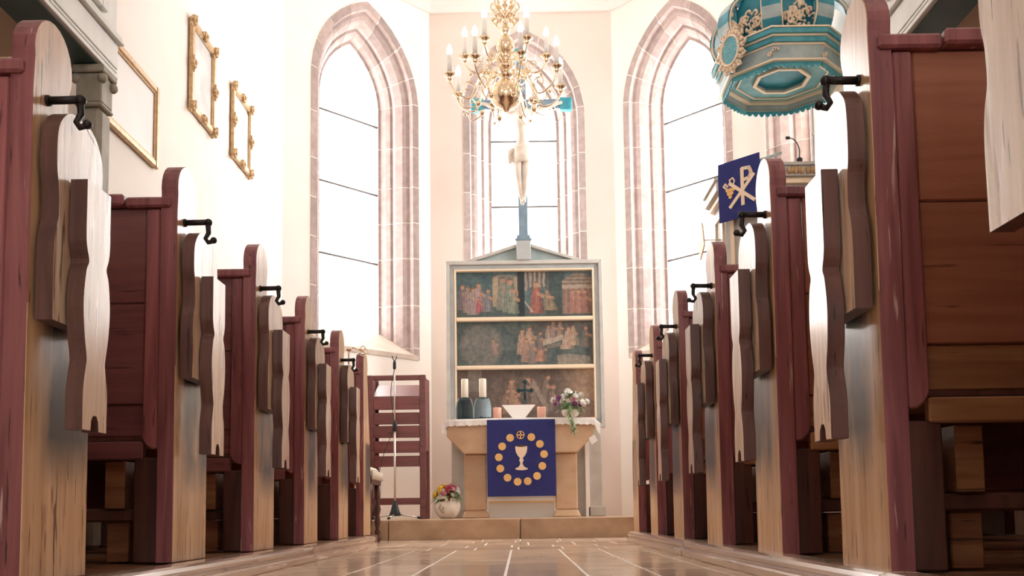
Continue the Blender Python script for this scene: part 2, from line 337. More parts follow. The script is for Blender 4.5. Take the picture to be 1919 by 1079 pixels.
def window(no, F, label, nj_seed, bars=(2.93, 3.70, 4.47)):
    rnd = random.Random(nj_seed)
    w = thing('window_%d' % no, label, None, kind='structure')
    # joints along the outline
    half = []; l = .12
    while l < LS - .15: half.append(l); l += .44 + rnd.uniform(-.05, .06)
    half += [LS+.08, LS+LA*.30, LS+LA*.55, LS+LA*.82]
    J = [0] + half + [LT-t for t in reversed([h + (rnd.uniform(-.04, .04)) for h in half])] + [LT]
    def sweep(l0, l1, off, mat, name):
        n = max(1, int((l1-l0)/.12)) if l1 > LS and l0 < LT-LS else 1
        ls = [l0+(l1-l0)*i/n for i in range(n+1)]
        if l0 < LT/2 < l1: ls = sorted(ls + [LT/2]);
        sec = [(a, dp+off) for a, dp in SEC]; k = len(sec); vs = []
        for t in ls:
            for a, dp in sec: s_, z_ = opening(t, a); vs.append(F(s_, z_, dp))
            s_, z_ = opening(t, -.004); vs.append(F(s_, z_, .40))
        k += 1; N = len(ls)
        fs = [(i*k+j, (i+1)*k+j, (i+1)*k+(j+1) % k, i*k+(j+1) % k) for i in range(N-1) for j in range(k)]
        fs += [list(range(k))[::-1], list(range((N-1)*k, N*k))]
        MB().add(vs, fs).build(name, mat, w)
    g = .007
    for i in range(len(J)-1): sweep(J[i]+g, J[i+1]-g, 0, STONE, 'voussoir' if J[i] > LS and J[i+1] < LT-LS else 'jamb_stone')
    for a, b in ((0, LS), (LS, LT/2), (LT/2, LT-LS), (LT-LS, LT)):
        # mortar behind the joints, a touch recessed
        n = 1 if a in (0, LT-LS) else 8; ls = [a+(b-a)*i/n for i in range(n+1)]; vs = []; sec = [(x, dp+.006) for x, dp in SEC]; k = len(sec)
        for t in ls:
            for x, dp in sec: s_, z_ = opening(t, x-.005); vs.append(F(s_, z_, dp))
        fs = [(i*k+j, (i+1)*k+j, (i+1)*k+j+1, i*k+j+1) for i in range(n) for j in range(k-1)]
        MB().add(vs, fs).build('mortar', MORTAR, w, recalc=False)
    # sloping sill
    gw = HW-.305; zb = 2.17
    q = [F(-HW+.01, SILL, -.012), F(HW-.01, SILL, -.012), F(HW-.01, SILL+.05, -.012), F(-HW+.01, SILL+.05, -.012),
         F(-gw, SILL, .42), F(gw, SILL, .42), F(gw, zb, .33), F(-gw, zb, .33)]
    MB().add(q, [(0,1,2,3),(3,2,6,7),(0,3,7,4),(1,5,6,2),(4,7,6,5),(0,4,5,1)]).build('sill', STONE_S, w)
    # panes between the saddle bars
    zs = [zb-.02] + list(bars) + [5.29]
    def half_w(z):
        if z <= H_SP: return gw
        R = AR-.305; return max(.001, math.sqrt(max(0, R*R-(z-H_SP)**2))-AC)
    for i in range(len(zs)-1):
        n = 1 if zs[i+1] < H_SP else 10; lv = [zs[i]+(zs[i+1]-zs[i])*j/n for j in range(n+1)]
        L_ = [( -half_w(z)-.004, z) for z in lv]; poly = L_ + [(-s_, z) for s_, z in reversed(L_)]
        m = MB(); vs = [F(s_, z, .345) for s_, z in poly] + [F(s_, z, .351) for s_, z in poly]; k = len(poly)
        fs = [list(range(k)), list(range(k, 2*k))[::-1]] + [(a, a+k, (a+1) % k+k, (a+1) % k) for a in range(k)]
        m.add(vs, fs).build('pane', PANE, w)
    for z in bars: MB().tube([F(-gw-.02, z, .335), F(gw+.02, z, .335)], .0125, 6).build('saddle_bar', BARM, w)
    c = F(0, 3.75, .45); portal(c, F(0,0,0)-F(0,0,1), .9, 3.6)
    return w
def wall_with_opening(m, F, s0, s1, z1=TOP, T=.45, sc=0.):
    """wall slab from s0 to s1 with the arched opening centred on sc"""
    def slab(p):                                                    # p: convex (s, z) polygon
        k = len(p); m.add([F(s, z, 0) for s, z in p] + [F(s, z, T) for s, z in p],
              [list(range(k)), list(range(k, 2*k))[::-1]] + [(a, (a+1) % k, (a+1) % k+k, a+k) for a in range(k)])
    slab([(s0,-.1),(sc-HW,-.1),(sc-HW,z1),(s0,z1)]); slab([(sc+HW,-.1),(s1,-.1),(s1,z1),(sc+HW,z1)])
    slab([(sc-HW,-.1),(sc+HW,-.1),(sc+HW,SILL),(sc-HW,SILL)])
    n = 24; pts = [opening(LS + 2*LA*i/n, 0) for i in range(n+1)]
    for (a, za), (b, zb) in zip(pts, pts[1:]): slab([(sc+a, za),(sc+b, zb),(sc+b, z1),(sc+a, z1)])
# back wall, window 1
F1 = wall_frame((.10, BY), (1, 0)); m = MB(); wall_with_opening(m, F1, BX0-.10-.02, BX1-.10+.02)
m.build('wall_back', PLASTER).__setitem__('kind', 'structure')
window(1, F1, 'middle pointed window of the apse behind the altar cross', 1)
# canted walls
r2 = math.sqrt(.5)
lenL = (BX0-LW)/r2; lenR = (RW-BX1)/r2
oL = Vector((BX0, BY)) + Vector((-r2, -r2))*.85; F2 = wall_frame(oL, (1, 1)); m = MB(); wall_with_opening(m, F2, -(lenL-.85)-.02, .85)
m.build('wall_back_left', PLASTER_W).__setitem__('kind', 'structure'); window(2, F2, 'tall pointed window in the left slanted apse wall', 2)
oR = Vector((BX1, BY)) + Vector((r2, -r2))*.83; F3 = wall_frame(oR, (1, -1)); m = MB(); wall_with_opening(m, F3, -.83, lenR-.83+.02)
m.build('wall_back_right', PLASTER_W).__setitem__('kind', 'structure'); window(3, F3, 'tall pointed window in the right slanted apse wall', 3)
# choir side walls
yL = BY-(BX0-LW); yR = BY-(RW-BX1)
MB().box(LW-.45, LW, NY, yL+.02, -.1, TOP).build('wall_left', PLASTER_W).__setitem__('kind', 'structure')
F4 = wall_frame((RW, 7.93), (0, -1)); m = MB(); wall_with_opening(m, F4, 7.93-yR-.02, 7.93-NY)
m.build('wall_right', PLASTER_W).__setitem__('kind', 'structure'); window(4, F4, 'pointed window in the right choir wall behind the pulpit', 4)
# nave beyond the galleries: shoulders, side walls with plain upper windows and rear wall with a large one, all added for fill light
def struct(name, mb, mat, label=None): o = mb.build(name, mat); tag(o, label, kind='structure'); return o
struct('wall_shoulder_left', MB().box(LN, LW-.45, NY, NY+.45, -.1, TOP), TANWALL)
struct('wall_shoulder_right', MB().box(RW+.45, RN, NY, NY+.45, -.1, TOP), TANWALL)
def holed(name, mat, axis, pos, thick, a0, a1, holes, z0h, z1h):
    m = MB(); cuts = [a0]
    for h0, h1 in holes: cuts += [h0, h1]
    cuts.append(a1)
    def bx(a, b, z0, z1):
        if axis == 'x': m.box(min(pos, pos+thick), max(pos, pos+thick), a, b, z0, z1)
        else: m.box(a, b, min(pos, pos+thick), max(pos, pos+thick), z0, z1)
    for i in range(0, len(cuts), 2): bx(cuts[i], cuts[i+1], -.1, TOP)
    for h0, h1 in holes: bx(h0, h1, -.1, z0h); bx(h0, h1, z1h, TOP)
    struct(name, m, mat)
wn = [5]
def fill_light_window(axis, pos, h0, h1, z0, z1, nrm):  # unseen windows, put in to light the sides facing the camera
    w = thing('window_%d' % wn[0], 'plain unseen nave window added for fill light, %s' % {5: 'high in the left nave wall', 6: 'high in the right nave wall'}.get(wn[0], 'in the entrance wall behind the viewer'), None, kind='structure'); wn[0] += 1
    k = 3
    for i in range(k):
        za, zb = z0+(z1-z0)*i/k+.01, z0+(z1-z0)*(i+1)/k-.01
        b = (pos-.003, pos+.003, h0+.01, h1-.01, za, zb) if axis == 'x' else (h0+.01, h1-.01, pos-.003, pos+.003, za, zb)
        MB().box(*b).build('pane', PANE, w)
        if i: 
            b = (pos-.015, pos+.015, h0, h1, za-.02, za) if axis == 'x' else (h0, h1, pos-.015, pos+.015, za-.02, za)
            MB().box(*b).build('glazing_bar', STEEL, w)
    c = (pos, (h0+h1)/2, (z0+z1)/2) if axis == 'x' else ((h0+h1)/2, pos, (z0+z1)/2)
    portal(Vector(c)-Vector(nrm)*.1, nrm, h1-h0, z1-z0)
holed('wall_nave_left', PLASTER, 'x', LN, -.3, REAR, NY+.45, [(-1.2,0.)], 2.9, 5.3)
holed('wall_nave_right', PLASTER, 'x', RN, .3, REAR, NY+.45, [(-1.2,0.)], 2.9, 5.3)
for a, b in ((-1.2,0.),):
    fill_light_window('x', LN-.15, a, b, 2.9, 5.3, (1,0,0)); fill_light_window('x', RN+.15, a, b, 2.9, 5.3, (-1,0,0))
holed('wall_front', PLASTER, 'y', REAR, -.3, LN, RN, [(-.9,.9)], 1.7, 3.8)
fill_light_window('y', REAR-.15, -.9, .9, 1.7, 3.8, (0,1,0))
struct('ceiling', MB().box(LN-.3, RN+.3, REAR-.3, 11.2, TOP, TOP+.2), CEIL)
# cornice round the apse
crn = [(LW,NY),(LW,yL),(BX0,BY),(BX1,BY),(RW,yR),(RW,NY)]
prof = [(0,5.83),(.03,5.83),(.06,5.87),(.065,5.90),(.10,5.93),(.10,6.05),(0,6.05)]
rings = []
for i, p in enumerate(crn):
    P = Vector(p); n = Vector((0,0))
    ds = []
    if i: ds.append((P-Vector(crn[i-1])).normalized())
    if i < len(crn)-1: ds.append((Vector(crn[i+1])-P).normalized())
    ns = [Vector((d.y, -d.x)) for d in ds]; n = sum(ns, Vector((0,0))); n = n/n.length/ (n.normalized().dot(ns[0]))
    rings.append([(P.x+n.x*a, P.y+n.y*a, z) for a, z in prof])
k = len(prof); m = MB().add([v for r in rings for v in r], [(i*k+j, i*k+(j+1) % k, (i+1)*k+(j+1) % k, (i+1)*k+j) for i in range(5) for j in range(k)]+[list(range(k)), list(range(5*k, 6*k))])
struct('trim_1', m, CEIL, 'pale plaster cornice round the top of the apse')

# ------------------------------------------------------------------ galleries
def gallery(s, xf, label):
    g = thing('gallery', label, None, kind='structure')
    X = lambda a, b: (min(s*a, s*b), max(s*a, s*b)); ye = 4.36
    a, b = X(xf+.012, xf+.20); MB().box(a, b, -5.9, ye-.03, 2.32, 2.50).build('beam', GALG, g, bev=.008)
    a, b = X(xf+.20, 3.99); MB().box(a, b, -5.9, ye-.05, 2.44, 2.54).build('gallery_deck', TANWALL, g)
    for d, z0, z1, e in ((-.006,2.325,2.348,0), (-.002,2.356,2.372,0), (.0,2.38,2.50,.01), (-.022,2.508,2.525,.03), (-.012,2.534,2.552,.03)):
        a, b = X(xf+d, xf+.03); MB().box(a, b, -5.9, ye+e-.03, z0, z1).build('fascia_moulding', GALW, g, bev=.003)
    a, b = X(xf+.02, xf+.06); MB().box(a, b, -5.9, ye, 2.56, 3.42).build('parapet', GALW, g)
    a, b = X(xf-.03, xf+.10); MB().box(a, b, -5.9, ye+.03, 3.42, 3.49).build('handrail', GALW, g, bev=.01)
    y = ye-.14
    while y > -1.5:
        a, b = X(xf-.004, xf+.021)
        for q in ((y-.86, y-.80, 2.60, 3.40), (y-.06, y, 2.60, 3.40), (y-.80, y-.06, 2.60, 2.66), (y-.80, y-.06, 3.34, 3.40)):
            MB().box(a, b, *q).build('panel_moulding', GALW, g, bev=.006)
        a, b = X(xf+.008, xf+.021); MB().box(a, b, y-.72, y-.14, 2.74, 3.26).build('parapet_panel', GALW, g, bev=.01)
        y -= .98
    # carved post with capital under the gallery's end
    px, py = xf+.055, 4.22
    a, b = X(px-.058, px+.058); MB().box(a, b, py-.058, py+.058, .064, 2.12).build('post', PILLAR, g, bev=.02)
    cap = MB(); 
    for r, z0, z1 in ((.064,2.12,2.14), (.060,2.14,2.28), (.075,2.28,2.318)):
        a, b = X(px-r, px+r); cap.box(a, b, py-r, py+r, z0, z1)
    for q in (-1, 1):
        for e in (-1, 1): cap.ball((s*px+q*.062, py+e*.055, 2.255), .024, n=10)
    cap.build('capital', PILLAR, g, bev=.006)
    return g
gallery(-1, 1.93, 'pale panelled gallery parapet on a dark green beam, upper left')
gallery(1, 1.77, 'pale panelled gallery parapet on a dark green beam, upper right')

# ------------------------------------------------------------------ pews
def smooth_prof(pts, k=5): return [(p.x, p.y) for p in spline([Vector((a, b, 0)) for a, b in pts], k)]
def pew(s, x0, y0, length, label, seed, dz=0., flap=True, leg=True):
    """x grows outward from the aisle, y towards the altar, z from the platform"""
    rnd = random.Random(seed); j = lambda a=.006: rnd.uniform(-a, a)
    t = thing('church_pew', label, 'pew', (s*x0, y0, .0665), 0, 'pews on both sides of the aisle')
    ais = (-s, 0, 0)
    bx = lambda m, a, b, y0, y1, z0, z1: m.box(min(s*a, s*b), max(s*a, s*b), y0, y1, z0, z1)
    # bench end: broad foot, waist, round head
    hd = .085; hz = 1.155+dz+j()
    head = [(hd+hd*math.cos(a), hz+hd*math.sin(a)*1.05) for a in [math.radians(d) for d in range(-30, 196, 15)]]
    far = [(.292,0),(.292+j(),.42),(.275,.58),(.24,.72),(.205,.86),(.185,.98),(.165,1.06),(.155,1.095)]
    poly = [(0,0)] + far + head + [(-.002,1.08),(0,.6)]
    MB().prism(poly, 'x', 0, s*.052).build('bench_end', [PAINT, WORN], t, face=ais, bev=.0015)
    # stile beside it, rounded at the lower corner
    a, b = .054, .100
    q = [(s*a,.345),(s*(b-.03),.345),(s*(b-.012),.357),(s*b,.38),(s*(b-.002),.7),(s*(b-.004),1.085+dz),(s*a,1.085+dz)]
    MB().prism(q, 'y', .001, .034).build('stile', PAINT, t, bev=.004)
    m = MB(); bx(m, .054, .13, .02, .27, 0, .32); m.build('inner_post', DARKW, t, bev=.004)
    # top rail, back boards, bead, lower rail
    m = MB(); bx(m, .02, .16, -.012, .06, 1.088+dz, 1.12+dz); m.build('rail_end', PAINT, t, bev=.006)
    m = MB(); bx(m, .162, length, -.02, .065, 1.092+dz, 1.128+dz); m.build('top_rail', PAINT, t, bev=.006)
    for z0, z1, d in ((.80,1.09+dz,.012), (.485,.797,.014)):
        m = MB(); bx(m, .101, length, d, d+.022, z0, z1); m.build('back_board', BACK if s > 0 else BACKL, t, bev=.003)  # warm light is in the right backs' colour, not in the left ones'
    m = MB(); bx(m, .101, length, .022, .044, .385, .484); m.build('back_board', LOWW if s > 0 else BACKL, t, bev=.003)  # on the right the orange of warm light is painted in
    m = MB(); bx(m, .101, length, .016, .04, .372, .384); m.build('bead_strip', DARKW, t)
    m = MB(); bx(m, .101, length, .012, .04, .315, .370); m.build('lower_rail', LOWW if s > 0 else BACKL, t, bev=.004)  # right rail takes the same painted warm light
    # seat plank with apron, foot rest, little posts and blocks, rails
    m = MB(); bx(m, .13, length, .045, .43, .372, .40); m.build('seat', LOWW, t, bev=.006)
    m = MB(); bx(m, .13, length, .39, .412, .18, .371); m.build('seat_apron', BACK, t)
    m = MB(); bx(m, .131, length, .06, .26, .125, .165); m.build('footrest', DARKW, t, bev=.006)
    m = MB(); bx(m, .13, length, .36, .389, .18, .21); m.build('brace_rail', BACK, t)
    n = max(1, int((length-.3)/.75)); 
    for i in range(n+1):
        xx = .17 + i*.75
        if xx > length-.08: break
        m = MB(); bx(m, xx, xx+.062, .05, .34, .166, .312); m.build('seat_support', LOWW, t, bev=.003)
        m = MB(); bx(m, xx-.005, xx+.066, .08, .22, .0, .124); m.build('footrest_block', LOWW, t, bev=.003)
    m = MB(); bx(m, length-.05, length, .0, .43, 0, .37); m.build('wall_end', DARKW, t)
    if not flap: return t
    # bracket and hook that hold the folded aisle seat
    bzz = 1.052+dz+j()
    m = MB(); m.tube([(0, .058, bzz), (-s*.076, .058, bzz+.001)], .0095, 8); m.ball((-s*.076, .058, bzz), .0125)
    m.tube([(0, .058, bzz), (-s*.006, .058, bzz)], .013, 8)
    br = m.build('bracket', IRON, t)
    m = MB(); m.tube([(-s*.075, .058, bzz-.005), (-s*.077, .058, bzz-.034), (-s*.068, .056, bzz-.052), (-s*.078, .052, bzz-.066), (-s*.094, .050, bzz-.062)], [.009,.008,.007,.007,.008], 8)
    m.ball((-s*.096, .050, bzz-.060), .0105); m.build('hook', IRON, br)
    # folded seat board: arched top, wavy flanks
    q = [(.0,.565),(-.002,.70),(.004,.76),(.016,.80),(.014,.86),(.004,.91),(.006,.965+dz),(.028,1.005+dz),(.065,1.030+dz),(.115,1.034+dz)]
    qn = smooth_prof(q); W_ = .225; 
    qq = [(.012+a, b) for a, b in qn] + [(.012+W_-a, b) for a, b in reversed(qn)]
    fs = MB().prism(qq, 'x', -s*.010, -s*.048).build('folding_seat', [EDGE, SEATW], t, face=ais, bev=.003)
    bl = MB(); bx(bl, -.0095, 0, .07, .17, .70, .90); bl.build('hinge_block', DARKW, t)
    if not leg: return t
    # prop leg lying on the seat, waisted, with a notch at the foot
    q = [(.0,.33),(.0,.40),(.012,.455),(.013,.475),(.0,.53),(-.006,.60),(.004,.665),(.016,.69),(.006,.715),(.0,.745),(0,.82),(.0,.895)]
    qn = [(.0,.31)] + smooth_prof(q, 4); w = .118; y_ = .068; qn = [(a, b - s*.022 if b < .8 else b) for a, b in qn]
    notch = [(w*.5+.020,.31),(w*.5+.017,.333),(w*.5+.008,.345),(w*.5-.008,.345),(w*.5-.017,.333),(w*.5-.020,.31)]
    qq = [(y_+a, b) for a, b in qn] + [(y_+w-a, b) for a, b in reversed(qn)] + [(y_+a, b) for a, b in [(p, r-s*.022) for p, r in notch]]
    MB().prism(qq, 'x', -s*.0525, -s*.091).build('prop_leg', [EDGE, SEATW], fs, face=ais, bev=.002)
    return t
Y0, DY = 1.949, .851
ordn = ['nearest', 'second', 'third', 'fourth', 'fifth', 'sixth']
lab = ['largest one, with the most weathered round head', 'standing in front of the big pale framed print', 'third away from the viewer',
       'fourth away from the viewer', 'fifth away with a brass ornament behind its head', 'farthest, beside the carved chair']
for i in range(6):
    y = Y0 + DY*i; short = y + .43 > NY
    pew(-1, 1.05, y, (2.235-1.05) if short else (3.97-1.05), 'oxblood pew in the left row, %s' % lab[i], 10+i, (.02,.008,.01,0,0,0)[i], i < 5)
labr = ['large reddish back filling the right side', 'in front of the blue banner on the pulpit', 'third away from the viewer', 'fourth away from the viewer', 'fifth away from the viewer', 'farthest, lowest at the chancel step']
for i in range(6):
    y = Y0 + DY*i; short = y + .43 > NY
    pew(1, (.776, .79, .795, .795, .795, .795)[i], y, (1.38-.795 if i == 5 else 2.40-.795) if short else (3.97-.795), 'oxblood pew in the right row, %s' % labr[i], 30+i, (.047,.015,0,0,0,0)[i], i < 5)
p0 = pew(1, .795, 1.13, 3.17, 'pew cut by the right edge of the photo, only its pale folded seat showing', 50, .045, True, False)
for o in p0.children:
    if o.name.startswith('folding_seat'): o.location.y = .06

# ------------------------------------------------------------------ altar
al = thing('altar', 'tan stone altar table with tapered slab on two square pillars', 'altar', (.012, 8.6, .163))
a2 = .69
q = [(-a2,.905),(-a2,.765),(-.525,.60),(.525,.60),(a2,.765),(a2,.905)]
MB().prism(q, 'y', 0, .50).build('altar_slab', ALTAR, al, bev=.008)
for s in (-1, 1):
    c = s*.425; m = MB()
    p = [(c-.135,.06),(c-.095,.12),(c-.095,.50),(c-.115,.522),(c+.115,.522),(c+.095,.50),(c+.095,.12),(c+.135,.06)]
    m.prism([(x, z) for x, z in [(c-.105,.07),(c-.105,.60),(c+.105,.60),(c+.105,.07)]], 'y', .06, .46)
    m.add([(c-.105,.06,.07),(c+.105,.06,.07),(c+.105,.46,.07),(c-.105,.46,.07),(c-.135,.03,0),(c+.135,.03,0),(c+.135,.49,0),(c-.135,.49,0)], [(0,1,2,3),(4,7,6,5),(0,4,5,1),(1,5,6,2),(2,6,7,3),(3,7,4,0)])
    m.build('altar_pillar', ALTAR, al, bev=.012)
m = MB().box(-.335, .335, .10, .14, 0, .60); m.build('white_panel', plain('pale_grey_board', (.70,.68,.63), .5), al)
tag(al.children[-1], 'pale grey board between the pillars')
for s in (-1, 1): MB().box(s*.325-.014, s*.325+.014, .075, .10, 0, .60).build('white_post', PAPER, al)
MB().box(-.311, .311, .08, .10, .155, .21).build('white_rail', PAPER, al)
MB().box(-.311, .311, .076, .10, .142, .154).build('gold_strip', GOLDF, al)
# altar cloth, scalloped lace hem
cl = MB(); n = 64; xl, xr = -.73, .745
top = [(xl + (xr-xl)*i/n) for i in range(n+1)]
vs = []
for i, x in enumerate(top):
    e = .012*math.sin(i*.55)+.006*math.sin(i*1.7); drop = (.056+.013*abs(math.sin(i*PI/2.5)))+ (.04 if i < 2 or i > n-2 else 0)
    zt = .919 + .012*math.sin((i/n)*PI)
    ov = max(0, abs(x)-.69)*.9
    vs += [(x, .50, zt-ov), (x, -.018, zt-ov), (x, -.026+e*.3, zt-.016-ov), (x, -.03+e*.5, zt-drop-ov), (x, -.026+e*.5, zt-drop-ov), (x, -.014, zt-.012-ov), (x, .50, zt-.012-ov)]
k = 7; fs = [(i*k+j, i*k+(j+1) % k, (i+1)*k+(j+1) % k, (i+1)*k+j) for i in range(n) for j in range(k)] + [list(range(k)), list(range(n*k, (n+1)*k))]
tag(cl.add(vs, fs, 0, False).build('altar_cloth', LINEN, None, (.012, 8.6, .163)), 'white linen altar cloth with lace hem on the stone altar', 'cloth')
# antependium
an = thing('antependium', 'dark blue hanging with gold discs and a chalice on the altar front', 'hanging', (.018, 8.565, .36))
MB().box(-.318, .318, -.004, .004, .0, .715).build('blue_cloth', BLUE, an, bev=.002)
def disc(r, n=24): return [(r*math.cos(2*PI*i/n), r*math.sin(2*PI*i/n)) for i in range(n)]
d0 = None; ring = [(822,495),(780,538),(762,593),(769,650),(806,697),(858,718),(910,716),(959,690),(987,640),(997,580),(976,528),(932,493)]
for u, v in ring:
    x, z = (u-879)/355*.636, .355-(v-598)/390*.715
    if d0 is None:
        d0 = MB().prism(disc(.036), 'y', -.009, -.0042).build('gold_disc', GOLDF, an); d0.location = (x, 0, z)
    else: share(d0, an, (x, 0, z))
m = MB()
pr = disc(.038, 28); pi_ = disc(.031, 28); vs = [(a, -.009, b) for a, b in pr] + [(a, -.009, b) for a, b in pi_] + [(a, -.0042, b) for a, b in pr] + [(a, -.0042, b) for a, b in pi_]
m.add(vs, [f for i in range(28) for f in ((i, (i+1) % 28, 28+(i+1) % 28, 28+i), (56+i, 84+i, 84+(i+1) % 28, 56+(i+1) % 28), (i, 56+i, 56+(i+1) % 28, (i+1) % 28), (28+i, 28+(i+1) % 28, 84+(i+1) % 28, 84+i))])
m.box(-.006, .006, -.0088, -.0042, -.032, .032); m.box(-.032, .032, -.0088, -.0042, -.006, .006)
cr = m.build('cross_disc', GOLDF, an, ((876-879)/355*.636, 0, .355-(481-598)/390*.715)); cr['label'] = 'gold ring with a cross, topmost of the circle'
qf = [(.040,.113),(.055,.11),(.055,.085),(.050,.055),(.035,.025),(.018,.005),(.012,-.005),(.02,-.015),(.02,-.028),(.011,-.038),(.011,-.055),(.02,-.075),(.035,-.088),(.058,-.096),(.056,-.106),(.03,-.112),(.0,-.114)]
chp = [(-.055,.11)] + [(x, z) for x, z in qf[1:]] + [(-x, z) for x, z in reversed(qf[2:-1])]
cm = MB().prism(chp, 'y', -.0095, -.0042); cm.build('chalice', CREAMT, an, (0, 0, .355))
MB().prism([(.049*math.cos(2*PI*i/20), .111+.009*math.sin(2*PI*i/20)) for i in range(20)], 'y', -.0105, -.0096).build('chalice_mouth', DARKW, an, (0, 0, .355))

AZ = .163+.931
# candles in glass stands
for i, x in enumerate((-.508, -.338)):
    c = thing('altar_candle', ('leftmost white pillar candle on a teal and clear glass stand on the altar', 'second white pillar candle from left on a teal glass stand on the altar')[i], 'candle', (x, 8.66, AZ+.003), 0, 'altar candles')
    MB().lathe([(.033,.20),(.034,.203),(.034,.372),(.031,.378),(.006,.374)], n=18).build('wax', WAX, c)
    MB().tube([(0,0,.374),(.002,0,.388)], .002, 6).build('wick', IRON, c)
    q = [(-.085,0),(-.085,.10),(-.074,.16),(-.055,.192),(.055,.192),(.074,.16),(.085,.10),(.085,0)]
    MB().prism(q, 'y', -.05, .05).build('glass_block', CLEARG, c, bev=.008)
    MB().lathe([(.036,.004),(.03,.04),(.028,.08),(.034,.12),(.048,.16),(.052,.186)], n=18).build('teal_core', TEALG, c)
    for e in (-1, 1):
        q = [(e*.084,.003),(e*.078,.003),(e*.076,.10),(e*.064,.155),(e*.05,.183),(e*.056,.19),(e*.073,.158),(e*.084,.10)]
        MB().prism(q, 'y', -.051, -.046).build('pale_rim', GREYT, c)
for i, (x, l) in enumerate(((-.205, 'pink votive candle left of the white bookstand'), (.213, 'pink votive candle right of the white bookstand'))):
    c = thing('votive_candle', l, 'candle', (x, 8.63, AZ+.003), 0, 'pink votive candles')
    MB().lathe([(.040,0),(.042,.004),(.042,.095),(.038,.099),(.032,.092),(.004,.092)], n=16).build('cup', noise_mat('pink_votive_glass', (.80,.42,.32), (.88,.55,.44), (9,9,9), .3, 0), c)
    MB().tube([(0,0,.091),(0,0,.104)], .002, 5).build('wick', IRON, c)
b = thing('bookstand', 'white trapezoid bookstand with red edge in the altar centre', 'bookstand', (.0, 8.63, AZ+.003))
q = [(-.06,0),(.06,0),(.158,.125),(-.158,.125)]
MB().add([(x, y+z*.25, z) for y in (-.02, 0) for x, z in q], [(0,1,2,3),(7,6,5,4),(0,4,5,1),(1,5,6,2),(2,6,7,3),(3,7,4,0)]).build('stand_face', PAPER, b)
MB().box(-.06, .06, 0, .10, 0, .012).build('foot', PAPER, b)
MB().box(-.178, .178, .034, .13, .1252, .133).build('red_book_cover', RACK, b)
cx = thing('altar_crucifix', 'small dark bronze crucifix standing behind the bookstand', 'crucifix', (.062, 8.9, AZ+.003))
MB().lathe([(.05,0),(.052,.01),(.03,.03),(.012,.05),(.008,.07)], n=14).build('base', BRONZE, cx)
m = MB().box(-.013, .013, -.007, .007, .06, .375); m.build('upright', BRONZE, cx, bev=.002)
m = MB().box(-.06, -.0135, -.006, .006, .282, .308); m.box(.0135, .06, -.006, .006, .282, .308)
for x, z in ((-.062,.295), (.062,.295), (0,.382)): 
    for q in (-1, 1): m.ball((x, 0, z+q*.012), .015, n=8); m.ball((x+q*.012, 0, z), .015, n=8)
m.build('arms', BRONZE, cx)
m = MB(); m.tube([(0,-.014,.20),(.004,-.016,.235),(0,-.016,.275),(0,-.014,.29)], [.006,.010,.013,.008], 8); m.ball((0,-.017,.302), .011); m.tube([(-.05,-.01,.298),(0,-.014,.285),(.05,-.01,.298)], .005, 6); m.build('figure', BRONZE, cx)

# flowers
def petal_ring(m, c, r, n, tilt, mi, rnd, up=Vector((0,0,1))):
    up = up.normalized(); u = up.orthogonal().normalized(); w = up.cross(u); a0 = rnd.uniform(0, 6)
    for i in range(n):
        a = a0+2*PI*i/n; d = u*math.cos(a)+w*math.sin(a); t = up.cross(d)
        p0 = c; p1 = c + d*r*.55 + up*r*.5*tilt + t*r*.34; p2 = c + d*r + up*r*tilt; p3 = c + d*r*.55 + up*r*.5*tilt - t*r*.34
        m.add([p0, p1, p2, p3, c+up*r*.06], [(0,1,2,3),(4,3,2,1)], mi, True)
def blossom(name, mat, r, rnd, parent, loc, up):
    m = MB(); u = Vector(up)
    petal_ring(m, Vector((0,0,0)), r, 7, .25, 0, rnd, u); petal_ring(m, u.normalized()*r*.12, r*.75, 6, .7, 0, rnd, u); petal_ring(m, u.normalized()*r*.2, r*.45, 5, 1.4, 0, rnd, u)
    return m.build(name, mat, parent, loc, recalc=False)
def leaf(m, c, d, L, w, mi=0, droop=.3):
    d = Vector(d).normalized(); t = d.cross(Vector((0,0,1))); t = t.normalized() if t.length > .01 else Vector((1,0,0)); c = Vector(c)
    z = Vector((0,0,-1)); p = [c, c+d*L*.45+t*w+z*L*.05*droop, c+d*L+z*L*droop, c+d*L*.45-t*w+z*L*.05*droop, c+d*L*.5+Vector((0,0,w*.3))+z*L*.1*droop]
    m.add(p, [(0,1,4),(1,2,4),(2,3,4),(3,0,4)], mi, True)
rnd = random.Random(5)
bq = thing('flower_arrangement', 'white and purple flower arrangement with trailing ivy on the altar right', 'flowers', (.485, 8.62, AZ+.003))
MB().lathe([(.045,0),(.07,.015),(.085,.045),(.088,.065),(.082,.065),(.06,.03),(.004,.02)], n=20).build('bowl', CERAM, bq)
MB().lathe([(.08,.04),(.085,.09),(.05,.13),(.004,.14)], n=14).build('moss', LEAF, bq)
for i in range(64):
    a = rnd.uniform(0, 2*PI); e = rnd.uniform(-.35, 1.2); d = Vector((math.cos(a)*math.cos(e), math.sin(a)*math.cos(e)*.8, math.sin(e)))
    m = MB(); leaf(m, (0,0,0), d, rnd.uniform(.05,.085), rnd.uniform(.012,.02), 0, .4)
    m.build('leaf', LEAF if i % 3 else LEAFP, bq, Vector((0,0,.10)) + d*rnd.uniform(.07, .12), recalc=False)
cols_ = [PETW]*17 + [PETP]*6 + [PETK]*4
